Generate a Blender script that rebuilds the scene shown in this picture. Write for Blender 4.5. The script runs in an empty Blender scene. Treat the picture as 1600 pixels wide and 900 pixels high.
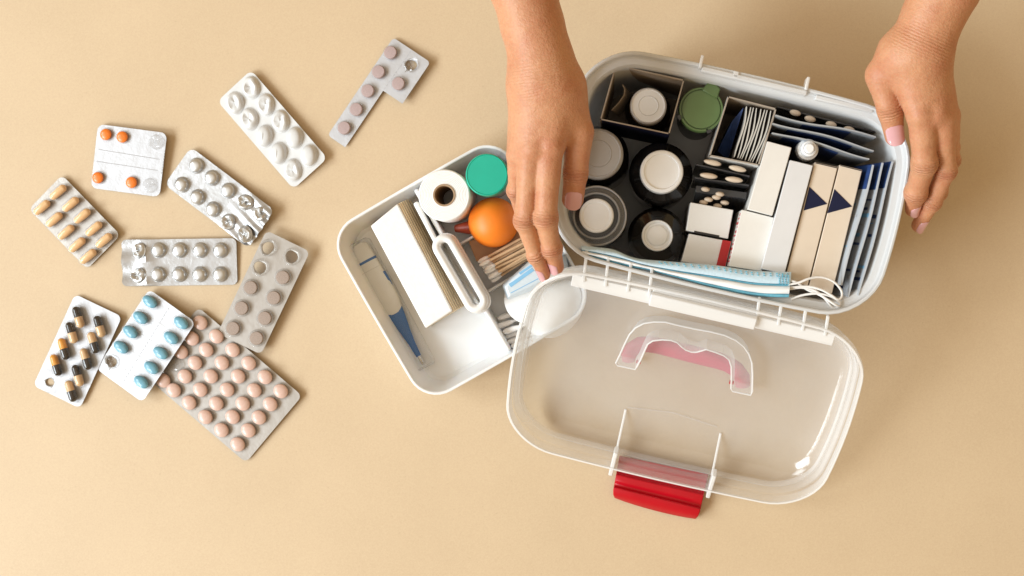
import bpy, bmesh, math, random
import numpy as np
from mathutils import Vector, Matrix
random.seed(7)
R = math.radians
SC = bpy.context.scene
COL = SC.collection

# ------------------------------------------------------------------ camera, light, exposure
S, NX, NY, H = 0.0006, 980.0, 430.0, 1.30      # metres per photo pixel on the table, foot of the camera's plumb line, camera height
cam = bpy.data.cameras.new('camera'); cam_o = bpy.data.objects.new('camera', cam); COL.objects.link(cam_o)
cam_o.location = (0, 0, H); cam_o.rotation_euler = (0, 0, 0)
cam.sensor_width = 36; cam.lens = 36 * H / (1600 * S)
cam.shift_x = (800 - NX) / 1600; cam.shift_y = -(450 - NY) / 1600
cam.clip_start = 0.01; cam.clip_end = 50
SC.camera = cam_o
w = bpy.data.worlds.new('World'); SC.world = w; w.use_nodes = True
w.node_tree.nodes['Background'].inputs[0].default_value = (1.0, 0.70, 0.35, 1)
w.node_tree.nodes['Background'].inputs[1].default_value = 0.52
def area(name, loc, target, size, power, colr):
    l = bpy.data.lights.new(name, 'AREA'); l.shape = 'RECTANGLE'; l.size = size[0]; l.size_y = size[1]
    l.energy = power; l.color = colr
    o = bpy.data.objects.new(name, l); COL.objects.link(o); o.location = loc
    o.rotation_euler = (Vector(target) - Vector(loc)).to_track_quat('-Z', 'Y').to_euler()
    return o
area('window_light', (-3.5, -1.75, 2.85), (.15, .05, 0), (1.9, 1.8), 222, (0.83, 0.93, 1.0))
area('lid_streak_light', (-2.24, -2.17, .95), (.1, -.15, .1), (.15, 1.3), 13, (0.9, 0.96, 1.0))  # thin strip lamp added to put a bright streak on the lid's wall
area('second_window_light', (-3.7, 0.55, 2.75), (.15, .05, 0), (1.7, 1.7), 100, (0.83, 0.935, 1.0))
area('ceiling_bounce', (-0.3, 0.2, 3.2), (0, 0, 0), (2.6, 2.6), 12, (1.0, 0.98, 0.96))
SC.view_settings.view_transform = 'Standard'; SC.view_settings.look = 'None'
SC.view_settings.exposure = 0.0; SC.view_settings.gamma = 1.0
SC.render.engine = 'CYCLES'
SC.cycles.use_denoising = True
SC.cycles.max_bounces = 10; SC.cycles.transparent_max_bounces = 24
SC.cycles.diffuse_bounces = 4; SC.cycles.caustics_reflective = False; SC.cycles.caustics_refractive = False

# ------------------------------------------------------------------ helpers
def W(px, py, z=0.0):
    k = S * (H - z) / H
    return Vector(((px - NX) * k, -(py - NY) * k, z))
def K(z): return S * (H - z) / H
def srgb(r, g, b):
    f = lambda c: (c / 255 / 12.92) if c <= 10 else ((c / 255 + .055) / 1.055) ** 2.4
    return (f(r), f(g), f(b), 1)

class MB:
    def __init__(s): s.v = []; s.f = []; s.m = []
    def add(s, vs, fs, mi=0):
        b = len(s.v); s.v += [tuple(p) for p in vs]
        for f in fs: s.f.append([i + b for i in f]); s.m.append(mi)
        return s
    def prism(s, bot, top, mi=0, side=None):
        n = len(bot); side = mi if side is None else side
        s.add(list(bot) + list(top), [list(range(n))[::-1]], mi)
        b = len(s.v) - 2 * n
        s.f.append([b + n + i for i in range(n)]); s.m.append(mi)
        for i in range(n):
            j = (i + 1) % n
            s.f.append([b + i, b + j, b + n + j, b + n + i]); s.m.append(side)
        return s
    def box(s, c, sz, rot=None, mi=0):
        c = Vector(c); h = [x / 2 for x in sz]
        q = [Vector((x * h[0], y * h[1], z * h[2])) for z in (-1, 1) for x, y in ((-1, -1), (1, -1), (1, 1), (-1, 1))]
        if rot is not None: q = [rot @ p for p in q]
        q = [p + c for p in q]
        return s.prism(q[:4], q[4:], mi)
    def loft(s, rings, cap0=True, cap1=True, mi=0, closed=True):
        n = len(rings[0]); b = len(s.v)
        for r in rings: s.v += [tuple(p) for p in r]
        for k in range(len(rings) - 1):
            for i in range(n if closed else n - 1):
                j = (i + 1) % n
                s.f.append([b + k * n + i, b + k * n + j, b + (k + 1) * n + j, b + (k + 1) * n + i]); s.m.append(mi)
        if cap0: s.f.append([b + i for i in range(n)][::-1]); s.m.append(mi)
        if cap1: s.f.append([b + (len(rings) - 1) * n + i for i in range(n)]); s.m.append(mi)
        return s
    def lathe(s, prof, c=(0, 0, 0), n=40, mi=0, cap0=True, cap1=True, sx=1, sy=1):
        rings = [[(c[0] + r * sx * math.cos(2 * math.pi * i / n), c[1] + r * sy * math.sin(2 * math.pi * i / n), c[2] + z) for i in range(n)] for r, z in prof]
        return s.loft(rings, cap0, cap1, mi)
    def tube(s, pts, rad, n=8, mi=0, closed=False, flat=1.0):
        pts = [Vector(p) for p in pts]; m = len(pts); rings = []
        up = Vector((0, 0, 1))
        for i, p in enumerate(pts):
            a = pts[(i - 1) % m] if (closed or i) else p
            c = pts[(i + 1) % m] if (closed or i < m - 1) else p
            t = (c - a).normalized()
            sd = t.cross(up)
            sd = sd.normalized() if sd.length > 1e-4 else Vector((1, 0, 0))
            nn = sd.cross(t).normalized()
            r = rad[i] if isinstance(rad, (list, tuple)) else rad
            rings.append([p + sd * (r * math.cos(2 * math.pi * k / n)) + nn * (r * flat * math.sin(2 * math.pi * k / n)) for k in range(n)])
        if closed: rings.append(rings[0])
        return s.loft(rings, not closed, not closed, mi)

def mesh(name, mb, mats, smooth=True, angle=35):
    me = bpy.data.meshes.new(name); me.from_pydata(mb.v, [], mb.f)
    if not isinstance(mats, (list, tuple)): mats = [mats]
    for m in mats: me.materials.append(m)
    for p, mi in zip(me.polygons, mb.m): p.material_index = mi; p.use_smooth = smooth
    bm = bmesh.new(); bm.from_mesh(me); bmesh.ops.remove_doubles(bm, verts=bm.verts, dist=1e-6)
    bmesh.ops.recalc_face_normals(bm, faces=bm.faces)
    if smooth:
        for e in bm.edges:
            if len(e.link_faces) == 2 and e.calc_face_angle(0) > R(angle): e.smooth = False
    bm.to_mesh(me); bm.free(); me.update()
    return me
def link(name, me, parent=None, loc=None, mat=None, label=None):
    o = bpy.data.objects.new(name, me); COL.objects.link(o)
    if parent is not None: o.parent = parent
    if mat is not None: o.matrix_local = mat
    if loc is not None: o.location = loc
    if label: o['label'] = label
    return o
def obj(name, mb, mats, parent=None, loc=None, smooth=True, angle=35, bevel=0, label=None, mat=None, seg=2):
    o = link(name, mesh(name, mb, mats, smooth, angle), parent, loc, mat, label)
    if bevel:
        m = o.modifiers.new('bevel', 'BEVEL'); m.width = bevel; m.segments = seg; m.limit_method = 'ANGLE'; m.angle_limit = R(40)
    return o
def thing(name, label, cat, loc=(0, 0, 0), group=None, rz=0):
    o = bpy.data.objects.new(name, None); COL.objects.link(o); o.location = loc; o.rotation_euler = (0, 0, rz)
    o.empty_display_size = .02
    o['label'] = label; o['category'] = cat
    if group: o['group'] = group
    return o
def tag(o, label, cat, group=None):
    o['label'] = label; o['category'] = cat
    if group: o['group'] = group
    return o
def outline(a, b, r, bulge=0.0, n=8, bulgey=0.0):
    pts = []
    for cx, cy, a0 in ((a - r, b - r, 0), (-a + r, b - r, 90), (-a + r, -b + r, 180), (a - r, -b + r, 270)):
        for i in range(n + 1):
            t = R(a0 + 90 * i / n); pts.append([cx + r * math.cos(t), cy + r * math.sin(t)])
    out = []
    m = len(pts)
    for i in range(m):                                   # subdivide straight runs so that the ends can bow
        p, q = pts[i], pts[(i + 1) % m]
        out.append(p)
        if (i + 1) % (n + 1) == 0:
            for k in range(1, 8): out.append([p[0] + (q[0] - p[0]) * k / 8, p[1] + (q[1] - p[1]) * k / 8])
    for p in out:
        x, y = p
        p[0] += math.copysign(bulge, x) * (1 - (y / b) ** 2) * min(1, abs(x) / (a - r))
        p[1] += math.copysign(bulgey, y) * (1 - (x / a) ** 2) * min(1, abs(y) / max(1e-6, b - r))
    return out

# ------------------------------------------------------------------ materials
def new_mat(name):
    m = bpy.data.materials.new(name); m.use_nodes = True
    nt = m.node_tree; return m, nt, nt.nodes['Principled BSDF']
def noise(nt, scale, detail=3, rough=.5, coord='Object'):
    tc = nt.nodes.new('ShaderNodeTexCoord'); n = nt.nodes.new('ShaderNodeTexNoise')
    n.inputs['Scale'].default_value = scale; n.inputs['Detail'].default_value = detail; n.inputs['Roughness'].default_value = rough
    nt.links.new(tc.outputs[coord], n.inputs['Vector']); return n
def bump(nt, b, h, strength, dist):
    bp = nt.nodes.new('ShaderNodeBump'); bp.inputs['Strength'].default_value = strength; bp.inputs['Distance'].default_value = dist
    nt.links.new(h, bp.inputs['Height']); nt.links.new(bp.outputs[0], b.inputs['Normal']); return bp
def P(name, c, rough=.5, metal=0.0, vary=.06, vscale=60, bmp=0.0, bscale=400, coat=0.0, spec=.5, sss=0):
    m, nt, b = new_mat(name)
    b.inputs['Roughness'].default_value = rough; b.inputs['Metallic'].default_value = metal
    b.inputs['Coat Weight'].default_value = coat; b.inputs['Specular IOR Level'].default_value = spec
    n = noise(nt, vscale, 4)
    r = nt.nodes.new('ShaderNodeValToRGB')
    r.color_ramp.elements[0].position = .3; r.color_ramp.elements[1].position = .7
    lo = [max(0, x * (1 - vary)) for x in c[:3]] + [1]; hi = [min(1, x * (1 + vary)) for x in c[:3]] + [1]
    r.color_ramp.elements[0].color = lo; r.color_ramp.elements[1].color = hi
    nt.links.new(n.outputs['Fac'], r.inputs[0]); nt.links.new(r.outputs[0], b.inputs['Base Color'])
    if bmp: bump(nt, b, noise(nt, bscale, 3).outputs['Fac'], bmp, .001)
    if sss:
        b.inputs['Subsurface Weight'].default_value = sss; b.inputs['Subsurface Scale'].default_value = .003
        b.inputs['Subsurface Radius'].default_value = (1, .8, .6)
    return m
def clear_plastic(name, tint=(.9, .9, .9), milky=.12, edge=.5, rough=.15, gloss=1.0, translucent=.5):
    """see-through plastic: transparent, with a milky scatter that thickens at grazing angles, and a glossy skin"""
    m, nt, b = new_mat(name); N = nt.nodes; L = nt.links
    out = N['Material Output']; N.remove(b)
    tr = N.new('ShaderNodeBsdfTransparent'); tr.inputs[0].default_value = (.97, .97, .97, 1)
    df = N.new('ShaderNodeBsdfDiffuse'); df.inputs[0].default_value = (*tint, 1)
    tl = N.new('ShaderNodeBsdfTranslucent'); tl.inputs[0].default_value = (*tint, 1)
    md = N.new('ShaderNodeMixShader'); md.inputs[0].default_value = translucent
    L.new(df.outputs[0], md.inputs[1]); L.new(tl.outputs[0], md.inputs[2])
    lw = N.new('ShaderNodeLayerWeight'); lw.inputs[0].default_value = .35
    lf = N.new('ShaderNodeLayerWeight'); lf.inputs[0].default_value = .5
    mr = N.new('ShaderNodeMapRange'); mr.inputs[1].default_value = 0; mr.inputs[2].default_value = 1
    mr.inputs[3].default_value = milky; mr.inputs[4].default_value = edge
    L.new(lw.outputs['Facing'], mr.inputs[0])
    nz = noise(nt, 35, 3); ad = N.new('ShaderNodeMath'); ad.operation = 'MULTIPLY_ADD'
    ad.inputs[1].default_value = .06; L.new(nz.outputs['Fac'], ad.inputs[0]); L.new(mr.outputs[0], ad.inputs[2])
    sb = N.new('ShaderNodeMath'); sb.operation = 'SUBTRACT'; sb.inputs[1].default_value = .03; sb.use_clamp = True
    L.new(ad.outputs[0], sb.inputs[0])
    mx = N.new('ShaderNodeMixShader'); L.new(sb.outputs[0], mx.inputs[0]); L.new(tr.outputs[0], mx.inputs[1]); L.new(md.outputs[0], mx.inputs[2])
    gl = N.new('ShaderNodeBsdfGlossy'); gl.inputs['Roughness'].default_value = rough
    pw = N.new('ShaderNodeMath'); pw.operation = 'POWER'; pw.inputs[1].default_value = 4.5; L.new(lf.outputs['Facing'], pw.inputs[0])
    fm = N.new('ShaderNodeMath'); fm.operation = 'MULTIPLY_ADD'; fm.inputs[1].default_value = .55 * gloss; fm.inputs[2].default_value = .035 * gloss; L.new(pw.outputs[0], fm.inputs[0])
    m2 = N.new('ShaderNodeMixShader'); L.new(fm.outputs[0], m2.inputs[0]); L.new(mx.outputs[0], m2.inputs[1]); L.new(gl.outputs[0], m2.inputs[2])
    L.new(m2.outputs[0], out.inputs[0]); return m
def foil(name, c, rough=.33, metal=.75, bmp=.25, bscale=70):
    m, nt, b = new_mat(name)
    b.inputs['Base Color'].default_value = c; b.inputs['Metallic'].default_value = metal
    n1 = noise(nt, bscale, 4, .6); n2 = noise(nt, 900, 2)
    mr = nt.nodes.new('ShaderNodeMapRange'); mr.inputs[3].default_value = rough - .1; mr.inputs[4].default_value = rough + .14
    nt.links.new(n1.outputs['Fac'], mr.inputs[0]); nt.links.new(mr.outputs[0], b.inputs['Roughness'])
    ad = nt.nodes.new('ShaderNodeMath'); ad.operation = 'MULTIPLY_ADD'; ad.inputs[1].default_value = .1
    nt.links.new(n2.outputs['Fac'], ad.inputs[0]); nt.links.new(n1.outputs['Fac'], ad.inputs[2])
    bump(nt, b, ad.outputs[0], bmp, .002); return m

M = {}
# table: matte sheet with a faint mottled grain
m, nt, b = new_mat('table_paint'); M['table'] = m
n = noise(nt, 9, 5, .6); r = nt.nodes.new('ShaderNodeValToRGB')
r.color_ramp.elements[0].position = .3; r.color_ramp.elements[1].position = .75
r.color_ramp.elements[0].color = (.574, .435, .280, 1); r.color_ramp.elements[1].color = (.612, .467, .303, 1)
nt.links.new(n.outputs['Fac'], r.inputs[0])
n3 = noise(nt, 700, 4, .7); mx = nt.nodes.new('ShaderNodeMix'); mx.data_type = 'RGBA'; mx.blend_type = 'OVERLAY'; mx.inputs[0].default_value = .24
nt.links.new(r.outputs[0], mx.inputs[6]); nt.links.new(n3.outputs['Color'], mx.inputs[7])
hs = nt.nodes.new('ShaderNodeRGBToBW'); nt.links.new(n3.outputs['Color'], hs.inputs[0]); nt.links.new(hs.outputs[0], mx.inputs[7])
sp = noise(nt, 330, 2, .5); sr = nt.nodes.new('ShaderNodeMapRange'); sr.inputs[1].default_value = .68; sr.inputs[2].default_value = .76; sr.inputs[4].default_value = .22
nt.links.new(sp.outputs['Fac'], sr.inputs[0]); sx = nt.nodes.new('ShaderNodeMix'); sx.data_type = 'RGBA'; sx.inputs[7].default_value = (.36, .26, .16, 1)
nt.links.new(sr.outputs[0], sx.inputs[0]); nt.links.new(mx.outputs[2], sx.inputs[6])
nt.links.new(sx.outputs[2], b.inputs['Base Color']); b.inputs['Roughness'].default_value = .5
bump(nt, b, noise(nt, 1100, 3).outputs['Fac'], .12, .0006)

M['foil'] = foil('silver_foil', (.50, .50, .51, 1), .36, .72, .35)
M['foil_white'] = foil('pale_foil', (.50, .50, .52, 1), .42, .5, .25)
M['foil_tan'] = foil('dull_foil', (.42, .39, .36, 1), .40, .6, .2)
M['alu'] = foil('pressed_aluminium', (.60, .60, .60, 1), .34, .75, .12, 90)
M['white_film'] = P('white_film', (.62, .62, .62, 1), .42, 0, .03, 80, .1, 200, .1)
M['pocket'] = clear_plastic('clear_pocket_plastic', (.95, .95, .95), .006, .16, .18, .5)
M['pocket_empty'] = clear_plastic('emptied_pocket_plastic', (.95, .95, .95), .05, .42, .12, 1.4)
M['score'] = P('score_line', (.42, .42, .44, 1), .6)
M['orange_pill'] = P('orange_tablet', (.86, .20, .012, 1), .38, vary=.04)
M['peach_pill'] = P('peach_capsule', (.82, .52, .27, 1), .22, coat=.4, vary=.04)
M['grey_pill'] = P('mauve_tablet', (.43, .32, .31, 1), .6, vary=.1, vscale=900)
M['brown_pill'] = P('brown_tablet', (.36, .27, .22, 1), .6, vary=.1, vscale=900)
M['pink_pill'] = P('pink_tablet', (.68, .46, .38, 1), .35, vary=.05, vscale=300)
M['blue_pill'] = P('blue_tablet', (.15, .38, .50, 1), .28, vary=.08, coat=.3)
M['dark_cap'] = P('dark_gelatin', (.020, .012, .008, 1), .15, coat=.5)
M['cream_cap'] = P('cream_gelatin', (.66, .43, .23, 1), .2, coat=.4)
M['amber_cap'] = P('amber_gelatin', (.75, .33, .05, 1), .2, coat=.4)
M['lid'] = clear_plastic('frosted_lid_plastic', (.97, .975, .98), .062, .82, .10, 1.0, .3)
M['lid_rim'] = clear_plastic('lid_rim_plastic', (.95, .945, .94), .60, .88, .15, 1.0, .2)
M['tub'] = clear_plastic('milky_box_plastic', (.75, .76, .77), .88, .97, .22, .9, .16)
M['tray'] = P('white_tray_plastic', (.79, .795, .80, 1), .32, vary=.015, sss=.2)
M['handle'] = P('white_moulded_handle', (.82, .81, .80, 1), .3, vary=.015)
M['red'] = P('red_plastic', (.44, .002, .010, 1), .36, vary=.05, spec=.35)
M['grip'] = P('bright_red_grip', (.56, .004, .07, 1), .4)
M['red_card'] = P('red_print', (.45, .008, .01, 1), .45)
M['white_cap'] = P('white_cap_plastic', (.82, .825, .83, 1), .35, vary=.03, bmp=.03)
M['frost_cap'] = clear_plastic('frosted_cap', (.74, .71, .69), .72, .9, .25, .8, .3)
M['black'] = P('dark_bottle_glass', (.010, .009, .009, 1), .08, vary=.2, coat=.3)
M['smoky_glass'] = P('smoky_plastic', (.03, .03, .032, 1), .25)  # dark smoky plastic, the parts' own tone
M['green'] = P('green_cap_plastic', (.105, .175, .058, 1), .4, vary=.05, bmp=.03)
M['teal'] = P('teal_cap_plastic', (.005, .40, .27, 1), .32, vary=.04)
M['rubber'] = P('orange_rubber', (.86, .21, .012, 1), .48, vary=.06)
M['nozzle'] = P('dark_red_nozzle', (.30, .045, .018, 1), .4)
M['card_white'] = P('white_carton_board', (.73, .71, .675, 1), .5, vary=.04, vscale=30, bmp=.05)
M['card_grey'] = P('pale_grey_carton_board', (.66, .66, .67, 1), .4, vary=.04, vscale=30)
M['card_cream'] = P('cream_carton_board', (.66, .56, .45, 1), .42, vary=.05, vscale=30)
M['card_kraft'] = P('grey_board_inside', (.36, .30, .24, 1), .7, vary=.08)
M['navy'] = P('navy_print', (.010, .012, .04, 1), .6, vary=.1, spec=.2)
M['navy_blue'] = P('blue_print', (.022, .05, .16, 1), .4, vary=.3, vscale=120)
M['dark_edge'] = P('dark_gap', (.02, .018, .016, 1), .7)
M['paper'] = P('white_gauze_paper', (.83, .82, .80, 1), .7, vary=.03, vscale=200, bmp=.15, bscale=600)
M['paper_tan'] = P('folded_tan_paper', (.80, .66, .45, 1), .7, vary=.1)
M['fluff'] = P('white_cotton', (.90, .89, .88, 1), .9, vary=.03, bmp=.5, bscale=120)
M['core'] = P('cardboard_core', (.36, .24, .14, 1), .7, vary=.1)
M['stick'] = P('wooden_stick', (.60, .40, .23, 1), .6, vary=.15, vscale=150)
M['kraft_paper'] = P('brown_backing', (.45, .24, .12, 1), .5, vary=.08)
M['thermo'] = P('pale_grey_plastic', (.66, .65, .62, 1), .35, vary=.03)
M['blue'] = P('blue_soft_plastic', (.010, .105, .34, 1), .38)
M['metal'] = P('steel_tip', (.55, .53, .50, 1), .25, 1.0)
M['case'] = clear_plastic('clear_case_plastic', (.92, .92, .92), .012, .30, .08, .8)
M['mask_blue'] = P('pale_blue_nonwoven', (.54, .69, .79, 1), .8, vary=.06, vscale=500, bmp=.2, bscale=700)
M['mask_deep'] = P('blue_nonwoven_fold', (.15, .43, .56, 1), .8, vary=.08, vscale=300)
M['mask_white'] = P('white_nonwoven', (.80, .81, .82, 1), .8, vary=.03)
M['cord'] = P('white_elastic', (.80, .78, .76, 1), .7)
M['sachet'] = foil('grey_sachet_foil', (.42, .45, .48, 1), .4, .35, .2, 60)
M['sachet_pale'] = P('pale_sachet_paper', (.58, .56, .52, 1), .5, vary=.06)
M['packet'] = P('white_packet_film', (.47, .50, .54, 1), .4, vary=.06, bmp=.2, bscale=150)
M['wrap_blue'] = P('blue_wrapper_print', (.22, .47, .70, 1), .35)
M['wrap'] = foil('pale_blue_wrapper', (.62, .70, .76, 1), .3, .15, .3, 60)
M['nail'] = P('pink_nail_polish', (.64, .35, .37, 1), .12, vary=.03, coat=.8)
M['beige_pill'] = P('beige_tablet', (.62, .50, .38, 1), .5)

# skin
m, nt, b = new_mat('skin'); M['skin'] = m
N = nt.nodes; L = nt.links
a1 = N.new('ShaderNodeAttribute'); a1.attribute_name = 'red'
n = noise(nt, 45, 5, .65); n2 = noise(nt, 420, 4, .6)
c1 = N.new('ShaderNodeMix'); c1.data_type = 'RGBA'
c1.inputs[6].default_value = (.57, .285, .155, 1); c1.inputs[7].default_value = (.47, .18, .095, 1)
sm = N.new('ShaderNodeMath'); sm.operation = 'MULTIPLY_ADD'; sm.inputs[1].default_value = .75
mr = N.new('ShaderNodeMapRange'); mr.inputs[1].default_value = .42; mr.inputs[2].default_value = .75; mr.inputs[4].default_value = .75
L.new(n.outputs['Fac'], mr.inputs[0]); L.new(a1.outputs['Fac'], sm.inputs[0]); L.new(mr.outputs[0], sm.inputs[2]); sm.use_clamp = True
L.new(sm.outputs[0], c1.inputs[0])
c2 = N.new('ShaderNodeMix'); c2.data_type = 'RGBA'; c2.blend_type = 'MULTIPLY'; c2.inputs[0].default_value = .35
cr = N.new('ShaderNodeValToRGB'); cr.color_ramp.elements[0].position = .3; cr.color_ramp.elements[0].color = (.72, .66, .62, 1)
cr.color_ramp.elements[1].position = .6; cr.color_ramp.elements[1].color = (1, 1, 1, 1)
L.new(n2.outputs['Fac'], cr.inputs[0]); L.new(c1.outputs[2], c2.inputs[6]); L.new(cr.outputs[0], c2.inputs[7])
L.new(c2.outputs[2], b.inputs['Base Color'])
b.inputs['Roughness'].default_value = .48; b.inputs['Specular IOR Level'].default_value = .4
b.inputs['Subsurface Weight'].default_value = .22; b.inputs['Subsurface Scale'].default_value = .004
b.inputs['Subsurface Radius'].default_value = (1, .35, .2)
ws = N.new('ShaderNodeAttribute'); ws.attribute_name = 'ws'; wr = N.new('ShaderNodeAttribute'); wr.attribute_name = 'wr'
nn = noise(nt, 260, 3); am = N.new('ShaderNodeMath'); am.operation = 'MULTIPLY_ADD'; am.inputs[1].default_value = 5.0
L.new(nn.outputs['Fac'], am.inputs[0]); ml = N.new('ShaderNodeMath'); ml.operation = 'MULTIPLY'; ml.inputs[1].default_value = 2.6
L.new(ws.outputs['Fac'], ml.inputs[0]); L.new(ml.outputs[0], am.inputs[2])
sn = N.new('ShaderNodeMath'); sn.operation = 'SINE'; L.new(am.outputs[0], sn.inputs[0])
sw = N.new('ShaderNodeMath'); sw.operation = 'MULTIPLY'; wm = N.new('ShaderNodeMath'); wm.operation = 'MULTIPLY'; wm.inputs[1].default_value = 1.7
L.new(wr.outputs['Fac'], wm.inputs[0]); L.new(sn.outputs[0], sw.inputs[0]); L.new(wm.outputs[0], sw.inputs[1])
vor = N.new('ShaderNodeTexVoronoi'); vor.inputs['Scale'].default_value = 850; tcx = N.new('ShaderNodeTexCoord'); L.new(tcx.outputs['Object'], vor.inputs['Vector'])
va = N.new('ShaderNodeMath'); va.operation = 'MULTIPLY_ADD'; va.inputs[1].default_value = .35; L.new(vor.outputs['Distance'], va.inputs[0]); L.new(sw.outputs[0], va.inputs[2])
va2 = N.new('ShaderNodeMath'); va2.operation = 'MULTIPLY_ADD'; va2.inputs[1].default_value = .9; L.new(n2.outputs['Fac'], va2.inputs[0]); L.new(va.outputs[0], va2.inputs[2])
bg = bump(nt, b, va2.outputs[0], .6, .0006)
n5 = noise(nt, 75, 3, .55); b5 = N.new('ShaderNodeBump'); b5.inputs['Strength'].default_value = .5; b5.inputs['Distance'].default_value = .0022
L.new(n5.outputs['Fac'], b5.inputs['Height']); L.new(b5.outputs[0], bg.inputs['Normal'])

# ------------------------------------------------------------------ setting
tb = MB(); tb.box((-.1, 0, -.015), (2.6, 1.9, .03))
t = obj('table_top', tb, M['table'], smooth=False); t['kind'] = 'structure'; t['label'] = 'smooth matte tan table top'

# ------------------------------------------------------------------ blister packs
def profile_mesh(kind, rx, ry, h, seed=0, amp=1.0):
    """unit shapes of pockets and tablets, in their own frame, base at z = 0"""
    rnd = random.Random(seed); mb = MB(); n = 28
    if kind == 'round':   prof = [(1.12, .02), (1.04, .08), (.99, .30), (.93, .53), (.83, .73), (.68, .87), (.48, .96), (.26, .995), (.06, 1.0)]
    elif kind == 'flat':  prof = [(1.12, .02), (1.04, .08), (1.0, .5), (.95, .84), (.85, .97), (.6, 1.0), (.1, 1.0)]
    elif kind == 'lens':  prof = [(.0001, .0), (.55, .03), (.9, .2), (1.0, .45), (.93, .7), (.72, .88), (.4, .98), (.06, 1.0)]
    elif kind == 'disc':  prof = [(.0001, 0), (.93, 0), (1.0, .12), (1.0, .75), (.92, .95), (.5, 1.0), (.06, 1.0)]
    elif kind == 'crush': prof = [(1.12, .02), (1.04, .10), (.98, .38), (.86, .62), (.66, .72), (.4, .55), (.08, .48)]
    rings = []
    ph = [rnd.uniform(0, 6.28) for _ in range(4)]
    for r, z in prof:
        ring = []
        for i in range(n):
            a = 2 * math.pi * i / n; rr = r; zz = z
            if kind == 'crush' and z > .15:
                f = amp * (.22 * math.sin(2 * a + ph[0]) + .16 * math.sin(3 * a + ph[1]) + .10 * math.sin(5 * a + ph[2]))
                zz = max(.08, z * (1 + f * 1.6 * (1.05 - r * .55))); rr = r * (1 + .05 * math.sin(3 * a + ph[3]))
            ring.append((rx * rr * math.cos(a), ry * rr * math.sin(a), h * zz))
        rings.append(ring)
    mb.loft(rings, kind in ('lens', 'disc'), True)
    return mb
def capsule_half(length, r, sgn, over=1.0):
    mb = MB(); n = 18; rings = []
    for k in range(8):
        t = k / 7 * math.pi / 2
        x = length / 2 - r + r * math.sin(t) if k else 0
        rr = r * over * (math.cos(t) if k < 7 else .05)
        rings.append([(sgn * x, rr * math.cos(2 * math.pi * i / n), r * over + rr * math.sin(2 * math.pi * i / n)) for i in range(n)])
    mb.loft(rings); return mb
def stadium_pocket(length, r, h):
    mb = MB(); n = 10; rings = []
    for s_, z in ((1.14, .02), (1.04, .1), (1.0, .4), (.9, .72), (.68, .93), (.3, 1.0)):
        rr = r * s_; ring = []
        for sg in (1, -1):
            for i in range(n + 1):
                a = math.pi * i / n - math.pi / 2
                ring.append((sg * (length / 2 - r) + sg * rr * math.cos(a), sg * rr * math.sin(a), h * z))
        rings.append(ring)
    mb.loft(rings, False, True); return mb

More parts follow.
